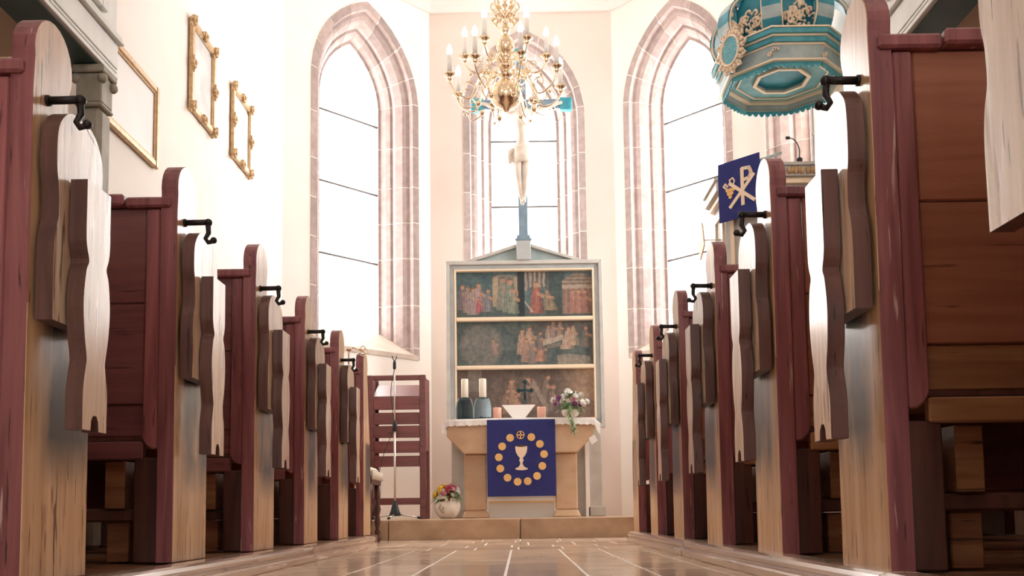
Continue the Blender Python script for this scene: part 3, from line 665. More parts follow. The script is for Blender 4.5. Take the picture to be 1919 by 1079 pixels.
for i, mt in enumerate(cols_):
    a = 2*PI*i*.381+rnd.uniform(-.2,.2); e = rnd.uniform(.15, 1.35); R = rnd.uniform(.12, .185)
    if mt is not PETW: e = rnd.uniform(.1,.6)
    d = Vector((math.cos(a)*math.cos(e)*1.1, -abs(math.sin(a))*math.cos(e)*.9 if i % 2 else math.sin(a)*math.cos(e)*.9, math.sin(e)))
    blossom('blossom', mt, rnd.uniform(.032,.045), rnd, bq, Vector((0,0,.085)) + d*R, d)
m = MB(); ivp = spline([(.0,-.08,.10),(-.02,-.15,.05),(-.01,-.175,-.03),(.015,-.17,-.10),(.02,-.165,-.16)], 5); m.tube(ivp, .003, 5)
iv = m.build('ivy_stem', LEAF, bq)
for i, p in enumerate(ivp):
    for q in range(3):
        m = MB(); leaf(m, (0,0,0), (rnd.uniform(-1,1), -rnd.uniform(.2,.8), rnd.uniform(-.6,.2)), rnd.uniform(.03,.05), rnd.uniform(.010,.015), 0, .6)
        m.build('ivy_leaf', LEAFP if (i+q) % 3 else LEAF, iv, p, recalc=False)
m = MB(); 
for q in range(4): 
    a = rnd.uniform(-1, 1); m.tube([(.02*q-.03, -.05, .15), (.03*q-.05, -.06, .21), (.035*q-.055, -.06, .235)], [.002,.002,.006], 5)
m.build('bud_stems', PETW, bq)
# pot on the step
pt = thing('flower_pot', 'round white ceramic pot of red and yellow flowers on the step', 'flower pot', (-.645, 8.2, .164))
MB().lathe([(.055,0),(.088,.025),(.112,.07),(.118,.115),(.112,.143),(.117,.150),(.106,.150),(.10,.12),(.004,.12)], n=24).build('pot', CERAM, pt)
MB().lathe([(.104,.125),(.06,.15),(.004,.155)], n=16).build('soil', SOIL, pt)
m = MB(); m.tube(spline([(-.05,-.105,.13),(-.06,-.101,.09),(-.04,-.107,.075),(-.024,-.114,.09),(-.036,-.112,.10)], 4), .006, 6); m.tube(spline([(-.055,-.10,.08),(-.036,-.10,.05),(-.016,-.112,.065)], 4), .005, 6); m.build('relief_ornament', noise_mat('taupe_relief', (.34,.27,.2), (.42,.34,.27), (9,9,9), .4, 0), pt)
for i in range(44):
    a = rnd.uniform(0, 2*PI); e = rnd.uniform(-.1, .8); d = Vector((math.cos(a)*math.cos(e), math.sin(a)*math.cos(e), math.sin(e)))
    m = MB(); leaf(m, (0,0,0), d, rnd.uniform(.07,.11), rnd.uniform(.014,.022), 0, .5); m.build('leaf', LEAF if i % 4 else LEAFP, pt, Vector((0,0,.175))+d*.07, recalc=False)
for i in range(26):
    a = 2*PI*i*.381; e = rnd.uniform(.1, 1.4); d = Vector((math.cos(a)*math.cos(e), math.sin(a)*math.cos(e), math.sin(e)))
    mt = PETY if d.x < -.25 else (PETW if d.x > .55 else (PETR if i % 3 else PETK)); blossom('blossom', mt, rnd.uniform(.026,.038), rnd, pt, Vector((0,0,.185))+d*Vector((.105,.10,.10)).length*.62, d)
# paper tag at the altar's right edge
tg = MB().prism([(-.045,0),(0,-.05),(.045,0),(0,.05)], 'y', -.0015, .0015).build('paper_tag', PAPER, None, (.69, 8.585, .88)); tag(tg, 'small white paper tag hanging below the right altar edge', 'tag')
tg.rotation_euler.y = .25

# ------------------------------------------------------------------ altarpiece and large crucifix
AP = 9.30
ap = thing('altarpiece', 'grey framed altarpiece with three dark biblical paintings behind the altar', 'altarpiece', (.072, AP, .163))
ZB, ZT = .92, 2.61
def frame_bars(x0, x1, z0, z1, w, y0, y1, mat, name, parent):
    for q in ([(x0,z0),(x0+w,z0+w),(x0+w,z1-w),(x0,z1)], [(x1,z0),(x1,z1),(x1-w,z1-w),(x1-w,z0+w)], [(x0,z1),(x0+w,z1-w),(x1-w,z1-w),(x1,z1)], [(x0,z0),(x1,z0),(x1-w,z0+w),(x0+w,z0+w)]):
        MB().prism(q, 'y', y0, y1).build(name, mat, parent, bev=.004)
frame_bars(-.797, .797, ZB-.03, ZT, .04, -.075, .03, GREYG, 'outer_moulding', ap)
frame_bars(-.757, .757, ZB+.01, ZT-.04, .045, -.045, .03, GREYM, 'middle_moulding', ap)
frame_bars(-.712, .712, ZB+.055, ZT-.085, .018, -.058, .0, CREAMT, 'gilt_fillet', ap)
for z in (2.01, 1.515): MB().box(-.694, .694, -.06, 0, z-.02, z+.02).build('gilt_rail', CREAMT, ap, bev=.008)
MB().box(-.75, .75, .0, .05, ZB, ZT-.02).build('backing_board', GREYG, ap)
MB().box(-.72, .72, -.10, .10, 0, ZB-.031).build('base_board', GREYG, ap, bev=.006)
for s in (-1, 1):
    MB().box(s*.68-.07, s*.68+.07, -.14, -.1005, 0, ZB-.031).build('base_pilaster', GREYG, ap, bev=.01)
    MB().box(s*.60-.02, s*.60+.02, -.16, -.1005, 0, ZB-.06).build('white_strip', PAPER, ap)
    MB().box(s*.69-.09, s*.69+.09, -.16, -.1005, 0, .10).build('plinth', GREYG, ap, bev=.008)
for s in (-1, 1):                                                   # low pediment, two raking mouldings
    q = [(s*.60, ZT),(s*.075, ZT+.17),(s*.075, ZT+.135),(s*.50, ZT)]
    MB().prism(q, 'y', -.07, .03).build('raking_moulding', GREYG, ap, bev=.004)
    MB().prism([(s*.49, ZT),(s*.075, ZT+.133),(s*.075, ZT)], 'y', -.03, .03).build('pediment_field', GREYT, ap)
MB().box(-.075, .075, -.09, .05, ZT, ZT+.20).build('pediment_block', GREYM, ap, bev=.006)
def painting(name, x0, x1, z0, z1, func, parent, y=-.004, nx=170, nz=62):
    vs, fs, cs = [], [], []
    for jz in range(nz+1):
        for ix in range(nx+1):
            u, v = ix/nx, jz/nz; vs.append((x0+(x1-x0)*u, y, z0+(z1-z0)*v)); cs.append(func(u, v))
    for jz in range(nz):
        for ix in range(nx): a = jz*(nx+1)+ix; fs.append((a, a+1, a+nx+2, a+nx+1))
    me = bpy.data.meshes.new(name); me.from_pydata(vs, [], fs); me.materials.append(OIL)
    at = me.color_attributes.new('paint', 'FLOAT_COLOR', 'POINT')
    for i, c in enumerate(cs): at.data[i].color = (*c, 1)
    o = bpy.data.objects.new(name, me); C.objects.link(o); o.parent = parent; return o
from mathutils import noise as MN
def lerp(a, b, t): t = max(0, min(1, t)); return tuple(p+(q-p)*t for p, q in zip(a, b))
def figure(col, u, v, cx, cz, h, robe, skin=(.42,.24,.16), lean=0, asp=4.0, sit=False):
    """robed figure as paint strokes: widening robe with fold streaks, arm, head"""
    x = (u-cx)*asp; z = v-cz
    t = z/h; 
    if -.02 <= t <= .80:
        wd = h*(.30-.16*t if not sit else .42-.34*t); xx = x - lean*t*h
        if abs(xx) < wd:
            sh = .75+.45*math.sin(xx*95+t*4)*.5+.25*(1-abs(xx)/wd) - (.25 if xx > wd*.4 else 0)
            col = lerp(col, tuple(c*sh for c in robe), .88)
    if .45 < t < .66 and 0 < (x-lean*t*h) < h*.34 and abs(t-.62+(x)/h*.35) < .07: col = lerp(col, skin, .8)
    dx, dz = x-lean*h*.9, z-h*.89
    if dx*dx+dz*dz < (h*.105)**2: col = skin if dz < h*.03 else tuple(c*.45 for c in skin)
    return col
def fb(u, v, s=4): return MN.fractal(Vector((u*s*4, v*s, 3.3)), 1., 2., 4)*.5+.5
def pic1(u, v):
    n = fb(u, v, 5); c = lerp((.04,.085,.10), (.10,.16,.17), n)  # dark ground with teal lens flare mixed into its colour
    if v < .22: c = lerp(c, (.06,.07,.06), .6)
    if .27 < u < .45 and .25 < v < .95 and v < .95-((u-.36)*5)**2*.3: c = lerp((.30,.24,.17), (.38,.30,.2), n) if not .31 < u < .425 else lerp((.13,.15,.15), (.22,.22,.2), n)
    if .45 < u < .505: c = (.018,.03,.035)
    if u > .505:
        if v > .35 and v > .62+.05*math.sin(u*70) and u < .68: c = lerp((.34,.30,.26), (.08,.08,.08), .5+.5*math.sin(u*190+n*3))
        if .66 < u < .80: c = lerp(c, (.04,.055,.05), .7)
        if u > .78:
            r = (u-.90)/.12
            if v > .70 and v < .96-.18*r*r: c = lerp((.28,.22,.17), (.14,.11,.09), .5+.5*math.sin(v*80))
            elif .62 < v <= .70: c = (.34,.28,.22)
            elif .08 < v <= .62: c = lerp((.17,.12,.10), (.27,.17,.14), .5+.5*math.sin(u*150))
    for cx, h, rb in ((.045,.55,(.20,.15,.17)), (.085,.58,(.30,.22,.22)), (.125,.60,(.34,.28,.27)), (.165,.62,(.42,.30,.30)), (.235,.5,(.22,.22,.24)), (.345,.72,(.24,.24,.20)), (.395,.74,(.20,.24,.20)), (.42,.55,(.25,.28,.22))):
        c = figure(c, u, v, cx, .14+.05*math.sin(cx*40), h, rb)
    c = figure(c, u, v, .165, .12, .34, (.40,.10,.12))
    c = figure(c, u, v, .59, .10, .70, (.36,.13,.10)); c = figure(c, u, v, .70, .16, .46, (.32,.25,.16), lean=-.3, sit=True); c = figure(c, u, v, .665, .25, .35, (.26,.2,.14))
    for cx in (.86,.90,.95): c = figure(c, u, v, cx, .10, .52, (.34,.17,.14))
    if .5 < u < .64 and .12 < v < .4 and abs((u-.52)*4+(v-.28)) < .03: c = (.42,.38,.32)
    return c
def pic2(u, v):
    n = fb(u, v, 5); c = lerp((.045,.07,.075), (.11,.14,.135), n)  # ground lightened to grey-teal, flare put into the colour
    d = math.hypot((u-.18)/.17, (v-.45)/.55)
    if d < 1: c = lerp(c, lerp((.12,.13,.125), (.20,.19,.17), n), min(1, (1-d)*5))
    c = figure(c, u, v, .29, .28, .34, (.34,.24,.20), lean=-.3, sit=True)
    if u > .55 and v > .55 and v > .66+.2*(u-.55): c = lerp(c, lerp((.05,.05,.05), (.13,.12,.11), n), .8)
    for cx, cz, h, rb, le in ((.48,.26,.58,(.42,.28,.22),0), (.535,.30,.60,(.46,.34,.26),0), (.51,.08,.55,(.34,.22,.18),0), (.56,.05,.55,(.24,.20,.18),0), (.61,.10,.5,(.46,.25,.18),.15), (.615,.35,.42,(.20,.16,.15),0), (.675,.5,.42,(.40,.30,.25),0), (.71,.6,.40,(.30,.22,.2),0), (.76,.62,.38,(.34,.24,.18),0), (.81,.38,.5,(.48,.34,.26),.1), (.855,.46,.46,(.42,.30,.22),0), (.95,.40,.5,(.20,.16,.14),0)):
        c = figure(c, u, v, cx, cz, h, rb, lean=le, sit=(cx > .8 and cx < .9))
    if .63 < u < .78 and abs(v-.50-(u-.63)*.9) < .06: c = lerp(c, (.42,.35,.28), .85)
    if .66 < u < .76 and abs(v-.42-(u-.66)*.5) < .05: c = (.16,.15,.13)
    if .74 < u < .98 and v < .26-.2*abs(u-.82)*2: c = lerp((.20,.19,.16), (.27,.24,.2), n)
    return c
def pic3(u, v):
    n = fb(u, v, 5); c = lerp((.085,.06,.05), (.16,.12,.10), n)
    if u > .74: c = lerp(c, lerp((.26,.17,.12), (.42,.29,.20), n), min(1, (u-.74)*5)*(1 if v > .35 else .4))
    if .08 < u < .18 and v > .55: c = lerp(c, (.22,.19,.16), .7)
    for cx, cz, h, rb, le, st_ in ((.40,.12,.72,(.34,.21,.15),0,True), (.43,.06,.45,(.40,.27,.18),0,True), (.34,.2,.42,(.26,.17,.13),.3,False), (.58,.25,.62,(.24,.18,.15),-.4,False), (.63,.35,.55,(.22,.17,.14),.3,False), (.68,.15,.55,(.2,.15,.12),.2,False), (.50,.35,.5,(.18,.13,.11),0,False)):
        c = figure(c, u, v, cx, cz, h, rb, lean=le, sit=st_)
    if .55 < u < .66 and abs(v-.75+(u-.55)*5.2) < .10: c = lerp(c, (.30,.24,.20), .8)
    return c
for k_, (z0, z1, fn, lb) in enumerate(((2.03, ZT-.103, pic1, 'dark painting with figures by a temple, uppermost'), (1.535, 1.99, pic2, 'dark painting of a group carrying a pale body'), (ZB+.073, 1.495, pic3, 'brownish painting partly hidden by the candles'))):
    painting('painting', -.694, .694, z0, z1, fn, ap)['label'] = lb

cf = thing('large_crucifix', 'tall slate blue cross with pale carved figure above the altarpiece', 'crucifix', (.072, AP-.02, 2.974))
MB().box(-.085, .085, -.07, .05, .0, .025).build('plinth_cap', SLATE, cf, bev=.005)
MB().box(-.068, .068, -.06, .045, .025, .06).build('plinth', SLATE, cf, bev=.005)
MB().box(-.048, .048, -.03, .03, .06, 1.98).build('cross_post', SLATE, cf, bev=.005)
MB().box(-.43, .43, -.031, .029, 1.40, 1.50).build('cross_beam', SLATE, cf, bev=.005)
for x, z in ((-.46,1.45), (.46,1.45), (0,1.98)): MB().box(x-.065, x+.065, -.04, .036, z-.065, z+.065).build('cross_end', TEAL, cf, bev=.008)
def skin_body(name, joints, edges, parent, mat, root=0, sub=2):
    me = bpy.data.meshes.new(name); me.from_pydata([j[0] for j in joints], edges, []); me.materials.append(mat)
    o = bpy.data.objects.new(name, me); C.objects.link(o); o.parent = parent
    sk = o.modifiers.new('skin', 'SKIN')
    for i, j in enumerate(joints):
        r = j[1]; me.skin_vertices[0].data[i].radius = (r, r*(j[2] if len(j) > 2 else 1))
    me.skin_vertices[0].data[root].use_root = True; sk.use_smooth_shade = True
    s2 = o.modifiers.new('subsurf', 'SUBSURF'); s2.levels = sub; s2.render_levels = sub; return o
y = -.075
JJ = [((.0,y-.005,.93),.075,.8), ((.012,y-.015,1.08),.068,.8), ((0,y-.015,1.24),.085,.75), ((0,y-.01,1.33),.06,.8), ((-.012,y-.03,1.385),.034), ((-.02,y-.05,1.455),.055,1.1), ((-.025,y-.055,1.51),.035),
      ((-.115,y,1.335),.036), ((-.25,y+.02,1.395),.026), ((-.375,y+.03,1.445),.019), ((-.425,y+.03,1.455),.020), ((.115,y,1.335),.036), ((.25,y+.02,1.395),.026), ((.375,y+.03,1.445),.019), ((.425,y+.03,1.455),.020),
      ((-.045,y-.01,.86),.056), ((-.045,y-.05,.66),.036), ((-.02,y-.01,.48),.028), ((-.005,y+.005,.40),.020), ((-.008,y-.05,.355),.022), ((.045,y-.01,.86),.056), ((.035,y-.055,.665),.036), ((.02,y-.02,.50),.028), ((.012,y-.01,.425),.020), ((.012,y-.065,.375),.022)]
EE = [(0,1),(1,2),(2,3),(3,4),(4,5),(5,6),(3,7),(7,8),(8,9),(9,10),(3,11),(11,12),(12,13),(13,14),(0,15),(15,16),(16,17),(17,18),(18,19),(0,20),(20,21),(21,22),(22,23),(23,24)]
bo = skin_body('carved_figure', JJ, EE, cf, CORPUS)
m = MB(); m.lathe([(.098,.80),(.108,.86),(.10,.93),(.09,.965),(.07,.97)], (0,y-.008,0), 14); m.tube(spline([(-.09,y-.03,.93),(-.13,y-.04,.88),(-.12,y-.03,.78)], 4), [.03]*4+[.026]*4+[.01], 8); m.build('loincloth', CORPUS, cf)
m = MB(); m.lathe([(.054,-.012),(.062,0),(.054,.012)], (-.02,y-.045,1.497), 12); m.ball((-.02,y-.025,1.47), .06, n=12, sz=1.15); m.build('hair', noise_mat('brown_carved_hair', (.12,.07,.045), (.2,.12,.08), (30,30,30), .6, .1), cf)

# ------------------------------------------------------------------ slatted rack, microphone stand, carved chair
rk = thing('slatted_rack', 'red brown slatted wooden rack left of the altar', 'rack', (-1.095, 8.2, .163))
for s in (-1, 1):
    MB().box(s*.235-.028, s*.235+.028, 0, .045, 0, 1.29).build('upright', RACK, rk, bev=.004)
    MB().box(s*.235-.026, s*.235+.026, .33, .37, 0, 1.29).build('upright', RACK, rk, bev=.004)
    MB().box(s*.245-.012, s*.245+.012, .046, .329, .62, 1.28).build('side_panel', RACK, rk, bev=.003)
MB().box(-.206, .206, .006, .04, 1.245, 1.29).build('top_rail', RACK, rk, bev=.004)
MB().add([(-.206,.008,1.10),(.206,.008,1.10),(.206,.30,1.24),(-.206,.30,1.24),(-.206,.008,1.085),(.206,.008,1.085),(.206,.30,1.225),(-.206,.30,1.225)], [(0,1,2,3),(7,6,5,4),(0,4,5,1),(1,5,6,2),(2,6,7,3),(3,7,4,0)]).build('tray', RACK, rk)
for z0, z1 in ((.98,1.085), (.848,.953), (.727,.834), (.592,.697), (.469,.564)): MB().box(-.206, .206, .008, .034, z0, z1).build('slat', RACK, rk, bev=.003)
MB().box(-.206, .206, .01, .036, .13, .19).build('bottom_rail', RACK, rk, bev=.003)
ms = thing('microphone_stand', 'thin steel microphone stand with black cone base before the slatted rack', 'microphone stand', (-1.075, 7.95, .164))
MB().tube([(0,0,.14),(0,0,.78)], .0095, 10).build('lower_tube', STEEL, ms)
MB().tube([(0,0,.83),(0,0,1.32)], .0075, 10).build('upper_tube', STEEL, ms)
MB().lathe([(.012,.76),(.02,.77),(.02,.835),(.012,.85),(.008,.85)], n=12).build('clutch', RUBBER, ms)
MB().lathe([(.045,.03),(.047,.05),(.036,.08),(.026,.12),(.018,.15),(.01,.16)], n=16).build('cone_base', RUBBER, ms)
for a in (.15, 2.95, 4.6):
    lg = MB().tube([(.03*math.cos(a), .03*math.sin(a), .045), (.20*math.cos(a), .20*math.sin(a), .014)], .007, 8).build('leg', STEEL, ms)
    MB().tube([(.19*math.cos(a), .19*math.sin(a), .0155), (.225*math.cos(a), .225*math.sin(a), .0115)], .0112, 8).build('rubber_foot', RUBBER, lg)
m = MB().lathe([(.009,1.30),(.014,1.31),(.014,1.36),(.009,1.375)], n=10); m.tube([(0,0,1.37),(-.014,0,1.395),(-.02,0,1.42)], .004, 6); m.tube([(0,0,1.37),(.014,0,1.395),(.018,0,1.42)], .004, 6); m.build('clamp', RUBBER, ms)
m = MB().tube(spline([(.0,-.012,1.30),(-.03,-.02,1.1),(-.012,-.012,.80),(-.10,.0,.55),(-.17,.02,.25),(-.19,.0,.02)], 6), .003, 5); m.build('cable', RUBBER, ms)
ch = thing('carved_chair', 'dark carved chair with cream fringed seat beyond the last left pew', 'chair', (-1.285, 6.90, 0))
tl = [(.016,0),(.026,.01),(.026,.03),(.014,.045),(.024,.07),(.014,.10),(.026,.15),(.016,.20),(.028,.25),(.014,.30),(.024,.34),(.026,.43)]
for x in (-.2, .19):
    for y_ in (-.2, .2): MB().lathe(tl, (x, y_, 0), 12).build('leg', DARKW, ch)
MB().box(-.22, .215, -.225, .225, .43, .49).build('seat_frame', DARKW, ch, bev=.006)
MB().box(-.205, .2, -.21, .21, .491, .56).build('cushion', FABRIC, ch, bev=.02)
m = MB()
for i in range(18):
    f = -.22+.44*i/17; m.tube([(.222, f, .525), (.224, f, .462)], [.010,.006], 5); m.tube([(f, -.232, .525), (f, -.234, .462)], [.010,.006], 5)
m.build('fringe', FABRIC, ch)
for y_ in (-.2, .2): MB().lathe([(.02,0),(.024,.1),(.016,.2),(.024,.35),(.018,.5),(.026,.56),(.004,.6)], (-.2, y_, .491), 10).build('back_post', DARKW, ch)
MB().box(-.215, -.185, -.178, .178, .70, 1.02).build('backrest', FABRIC, ch, bev=.01)
MB().box(-.19, .19, -.215, -.195, .20, .235).build('stretcher', DARKW, ch); MB().box(-.19, .19, .195, .215, .20, .235).build('stretcher', DARKW, ch)
bo = thing('brass_ornament', 'small brass quatrefoil candle bracket on the rail of the farthest left pew', 'bracket', (-1.155, 6.225, 1.3165))
m = MB().tube([(0,0,-.12),(0,0,.0),(.03,0,.03),(.10,0,.0)], .006, 6); m.lathe([(.025,-.121),(.02,-.11),(.006,-.1)], n=10); m.build('stem', BRASS, bo)
for x, z in ((.10,.02),(.10,-.02),(.12,0),(.08,0)): MB().tube([(x+.016*math.cos(a*PI/4), -.008, z+.016*math.sin(a*PI/4)) for a in range(9)], .004, 5).build('ring', BRASS, bo)
MB().lathe([(.005,0),(.02,.01),(.024,.02),(.006,.02)], (0,0,.0), 12).build('drip_pan', BRASS, bo)

# ------------------------------------------------------------------ pictures on the left wall
def wall_picture(yc, zc, w, h, fw, label, mats, ornate, nm, tilt=0.):
    p = thing(nm, label, 'picture', (LW+.004, yc, zc)); p.rotation_euler.y = tilt
    MB().box(.0, .012, -w/2+.01, w/2-.01, -h/2+.01, h/2-.01).build('canvas', mats[1], p)
    for y0, y1, z0, z1 in ((-w/2, -w/2+fw, -h/2, h/2), (w/2-fw, w/2, -h/2, h/2), (-w/2+fw, w/2-fw, h/2-fw, h/2), (-w/2+fw, w/2-fw, -h/2, -h/2+fw)):
        MB().box(0, .03, y0, y1, z0, z1).build('frame_bar', mats[0], p, bev=.008)
    for y0, y1, z0, z1 in ((-w/2+fw, -w/2+fw+.012, -h/2+fw, h/2-fw), (w/2-fw-.012, w/2-fw, -h/2+fw, h/2-fw), (-w/2+fw+.012, w/2-fw-.012, h/2-fw-.012, h/2-fw), (-w/2+fw+.012, w/2-fw-.012, -h/2+fw, -h/2+fw+.012)):
        MB().box(.012, .022, y0, y1, z0, z1).build('inner_fillet', GOLD, p, bev=.003)
    if ornate:
        for sy in (-1, 0, 1):
            for sz in (-1, 0, 1):
                if sy == 0 and sz == 0: continue
                m = MB(); c = Vector((.032, sy*(w/2-fw*.45), sz*(h/2-fw*.45)))
                for i in range(6):
                    a = i*PI/3; m.ball(c+Vector((0, .022*math.cos(a), .022*math.sin(a))), .017, n=8)
                m.ball(c+Vector((.008,0,0)), .02, n=8)
                for e in (-1, 1): m.ball(c+Vector((-.004, (e*.05 if sy == 0 or sz else 0), (e*.05 if sy else 0))), .014, n=8)
                m.build('carved_ornament', GOLD, p)
wall_picture(6.39, 3.34, .50, .66, .05, 'ornate gilt framed painting, nearer of the two upper left', (GOLD, CANVASP), True, 'framed_painting')
wall_picture(7.31, 3.34, .50, .60, .05, 'ornate gilt framed painting, farther of the two by the window', (GOLD, CANVASP), True, 'framed_painting')
wall_picture(5.20, 2.62, .78, .52, .045, 'large pale print in a plain gold and brown frame above the second left pew', (GOLD, SEPIA), False, 'framed_print')

# ------------------------------------------------------------------ chandelier
cx_, cy_, cz_ = -.055, 6.0, 2.885
cn = thing('chandelier', 'polished brass chandelier with white electric candles in two tiers', 'chandelier', (cx_, cy_, cz_))
MB().lathe([(.004,0),(.02,.006),(.03,.02),(.07,.035),(.10,.075),(.108,.115),(.10,.155),(.07,.195),(.035,.215),(.03,.23),(.045,.24),(.05,.255),(.03,.27),(.03,.29),(.055,.30),(.055,.32),(.028,.335),(.028,.35),(.045,.362),(.03,.375),(.022,.39),(.05,.41),(.062,.45),(.06,.475),(.045,.51),(.02,.53),(.016,.54),(.03,.555),(.035,.575),(.02,.60),(.01,.62)], n=24).build('baluster_stem', BRASS, cn)
MB().tube([(0,0,.60),(0,0,.80)], .006, 8).build('rod', BRASS, cn)
m = MB(); z = .80
while cz_+z < TOP-.05: 
    k = int(z*100) % 2; m.tube([(.011*math.cos(a*PI/5)*(1 if k else 0), .011*math.cos(a*PI/5)*(0 if k else 1), z+.018+.022*math.sin(a*PI/5)) for a in range(11)], .0035, 5); z += .035
m.build('chain', BRASS, cn); MB().lathe([(.05,-.03),(.06,-.01),(.06,0)], (0,0,TOP-cz_-.001), 16).build('ceiling_rose', BRASS, cn)
def arm_set(n, R, z_att, z_tip, a_off, dip, pend, clen):
    for i in range(n):
        a = a_off + 2*PI*i/n; d = Vector((math.sin(a), -math.cos(a), 0))       # angle counted from the side facing the viewer
        P = lambda r, z: d*r + Vector((0,0,z))
        pts = spline([P(.03, z_att), P(.075, z_att+.035), P(R*.42, z_att-.01), P(R*.62, z_tip-dip), P(R*.86, z_tip-dip*.85), P(R*1.0, z_tip-dip*.3), P(R, z_tip)], 5)
        m = MB().tube(pts, .0065, 6)
        m.tube(spline([P(R*.62, z_tip-dip+.004), P(R*.55, z_tip-dip*.35), P(R*.70, z_tip-dip*.2), P(R*.74, z_tip-dip*.55), P(R*.66, z_tip-dip*.6)], 4), .0045, 5)
        m.tube(spline([P(R*.30, z_att+.005), P(R*.26, z_att+.07), P(R*.38, z_att+.06), P(R*.36, z_att+.025)], 4), .004, 5)
        m.ball(P(R*.86, z_tip-dip*1.0-.012), .012, n=8)
        ar = m.build('arm', BRASS, cn)
        MB().lathe([(.008,-.03),(.02,-.022),(.012,-.01),(.036,.004),(.042,.012),(.016,.012),(.014,.028),(.018,.032),(.004,.032)], P(R, z_tip), 14).build('drip_pan', BRASS, ar)
        MB().lathe([(.0155,.03),(.0155,clen),(.004,clen+.001)], P(R, z_tip), 10).build('candle', WHITEW, ar)
        MB().lathe([(.012,clen),(.020,clen+.02),(.020,clen+.036),(.011,clen+.062),(.002,clen+.078)], P(R, z_tip), 10).build('bulb', BULB, ar)
        if pend:
            m = MB().tube(spline([P(R*.62, z_tip-dip), P(R*.52, z_tip-dip-.05), P(R*.72, z_tip-dip-.07), P(R*.8, z_tip-dip-.02)], 4), .004, 5)
            m.ball(P(R*.5, z_tip-dip-.035), .02, n=8); m.build('scroll_pendant', BRASS, ar)
arm_set(8, .385, .235, .205, math.radians(15), .13, True, .145)
arm_set(6, .275, .345, .375, math.radians(31), .10, False, .145)
m = MB()
for i in range(8):
    a = 2*PI*i/8; d = Vector((math.cos(a), math.sin(a), 0)); P = lambda r, z: d*r+Vector((0,0,z))
    m.tube(spline([P(.01,.66), P(.05,.68), P(.095,.72), P(.085,.76), P(.065,.745)], 4), .006, 6); m.tube(spline([P(.02,.70), P(.06,.66), P(.08,.625), P(.065,.61)], 4), .005, 6)
    m.ball(P(.085,.645), .016, n=8); m.ball(P(.062,.74), .014, n=8); leaf(m, P(.03,.70), d+Vector((0,0,.5)), .07, .02, 0, .2); leaf(m, P(.03,.67), d-Vector((0,0,.3)), .06, .018, 0, .3)
m.build('leaf_crown', BRASS, cn, recalc=False)

# ------------------------------------------------------------------ pulpit and its sounding board
def octa(apo, c=(0,0)): R = apo/math.cos(PI/8); return [(c[0]+R*math.cos(PI/8+i*PI/4), c[1]+R*math.sin(PI/8+i*PI/4)) for i in range(8)]
def oct_ring(m, levels, mi=0):                                      # stack of (apothem, z): outside surface only, closed by caps
    vs = []; 
    for a, z in levels: vs += [(x, y, z) for x, y in octa(a)]
    n = len(levels); m.add(vs, [(i*8+j, i*8+(j+1) % 8, (i+1)*8+(j+1) % 8, (i+1)*8+j) for i in range(n-1) for j in range(8)] + [list(range(8))[::-1], list(range((n-1)*8, n*8))], mi)
def oct_band(a0, a1, z0, z1):                                       # hollow octagonal band between apothems a0 < a1
    m = MB(); vs = [(x, y, z) for z in (z0, z1) for a in (a0, a1) for x, y in octa(a)]
    fs = []
    for j in range(8):
        k = (j+1) % 8; fs += [(j, k, 8+k, 8+j), (16+j, 24+j, 24+k, 16+k), (8+j, 8+k, 24+k, 24+j), (j, 16+j, 16+k, k)]
    return m.add(vs, fs)
sb = thing('sounding_board', 'turquoise octagonal pulpit canopy with gilt mouldings and carved crest', 'pulpit canopy', (1.985, 6.625, 3.33))
A = .425
oct_band(A-.035, A, .0, .10).build('lower_fascia', GREYT, sb)
oct_band(A-.03, A+.006, .10, .115).build('gilt_moulding', GILT, sb)
oct_band(A-.02, A+.01, -.012, .0).build('gilt_moulding', GILT, sb)
oct_band(A-.05, A+.022, .116, .15).build('upper_fascia', TEAL, sb)
oct_band(A-.05, A+.032, .151, .165).build('gilt_moulding', GILT, sb)
oct_band(A-.05, A+.05, .166, .20).build('cornice', TEAL, sb)
oct_band(A-.05, A+.058, .201, .212).build('gilt_moulding', GILT, sb)
m = MB(); oct_ring(m, [(A+.048,.2125),(A-.02,.235),(A-.10,.25)]); m.build('canopy_top', TEALD, sb)
oct_band(A*.42, A-.036, .055, .075).build('soffit', TEALL, sb)
m = MB(); oct_ring(m, [(A*.46,.0765),(A*.46,.09)]); m.build('soffit_panel', TEALD, sb)
oct_band(A*.40, A*.46, .035, .054).build('gilt_fillet', GILT, sb); oct_band(A*.70, A*.73, .045, .054).build('gilt_fillet', GILT, sb)
oct_band(A-.075, A-.036, .035, .054).build('gilt_fillet', GILT, sb)
# scalloped fringe below the fascia, a board on each side
side = 2*A*math.tan(PI/8)
for i in range(8):
    a = i*PI/4; L = 2*(A-.03)*math.tan(PI/8)
    if i in (0,): continue
    n = 7; pts = [(-L/2, -.0125), (L/2, -.0125)]
    pr = []
    for k in range(n*4+1):
        t = k/(n*4); pr.append((L/2-L*t, -.03 - (.015+.014*math.sin(t*PI))*abs(math.sin(t*n*PI))**.7))
    poly = [(-L/2,-.0125)] + pr[::-1] + [(L/2,-.0125)]
    m = MB(); r0, r1 = A-.03, A-.018; d = Vector((math.cos(a), math.sin(a), 0)); t_ = Vector((-math.sin(a), math.cos(a), 0))
    k = len(poly); m.add([d*r0 + t_*s + Vector((0,0,z)) for s, z in poly] + [d*r1 + t_*s + Vector((0,0,z)) for s, z in poly], [list(range(k)), list(range(k, 2*k))[::-1]] + [(q, (q+1) % k, (q+1) % k+k, q+k) for q in range(k)])
    m.build('scalloped_fringe', TEAL, sb)
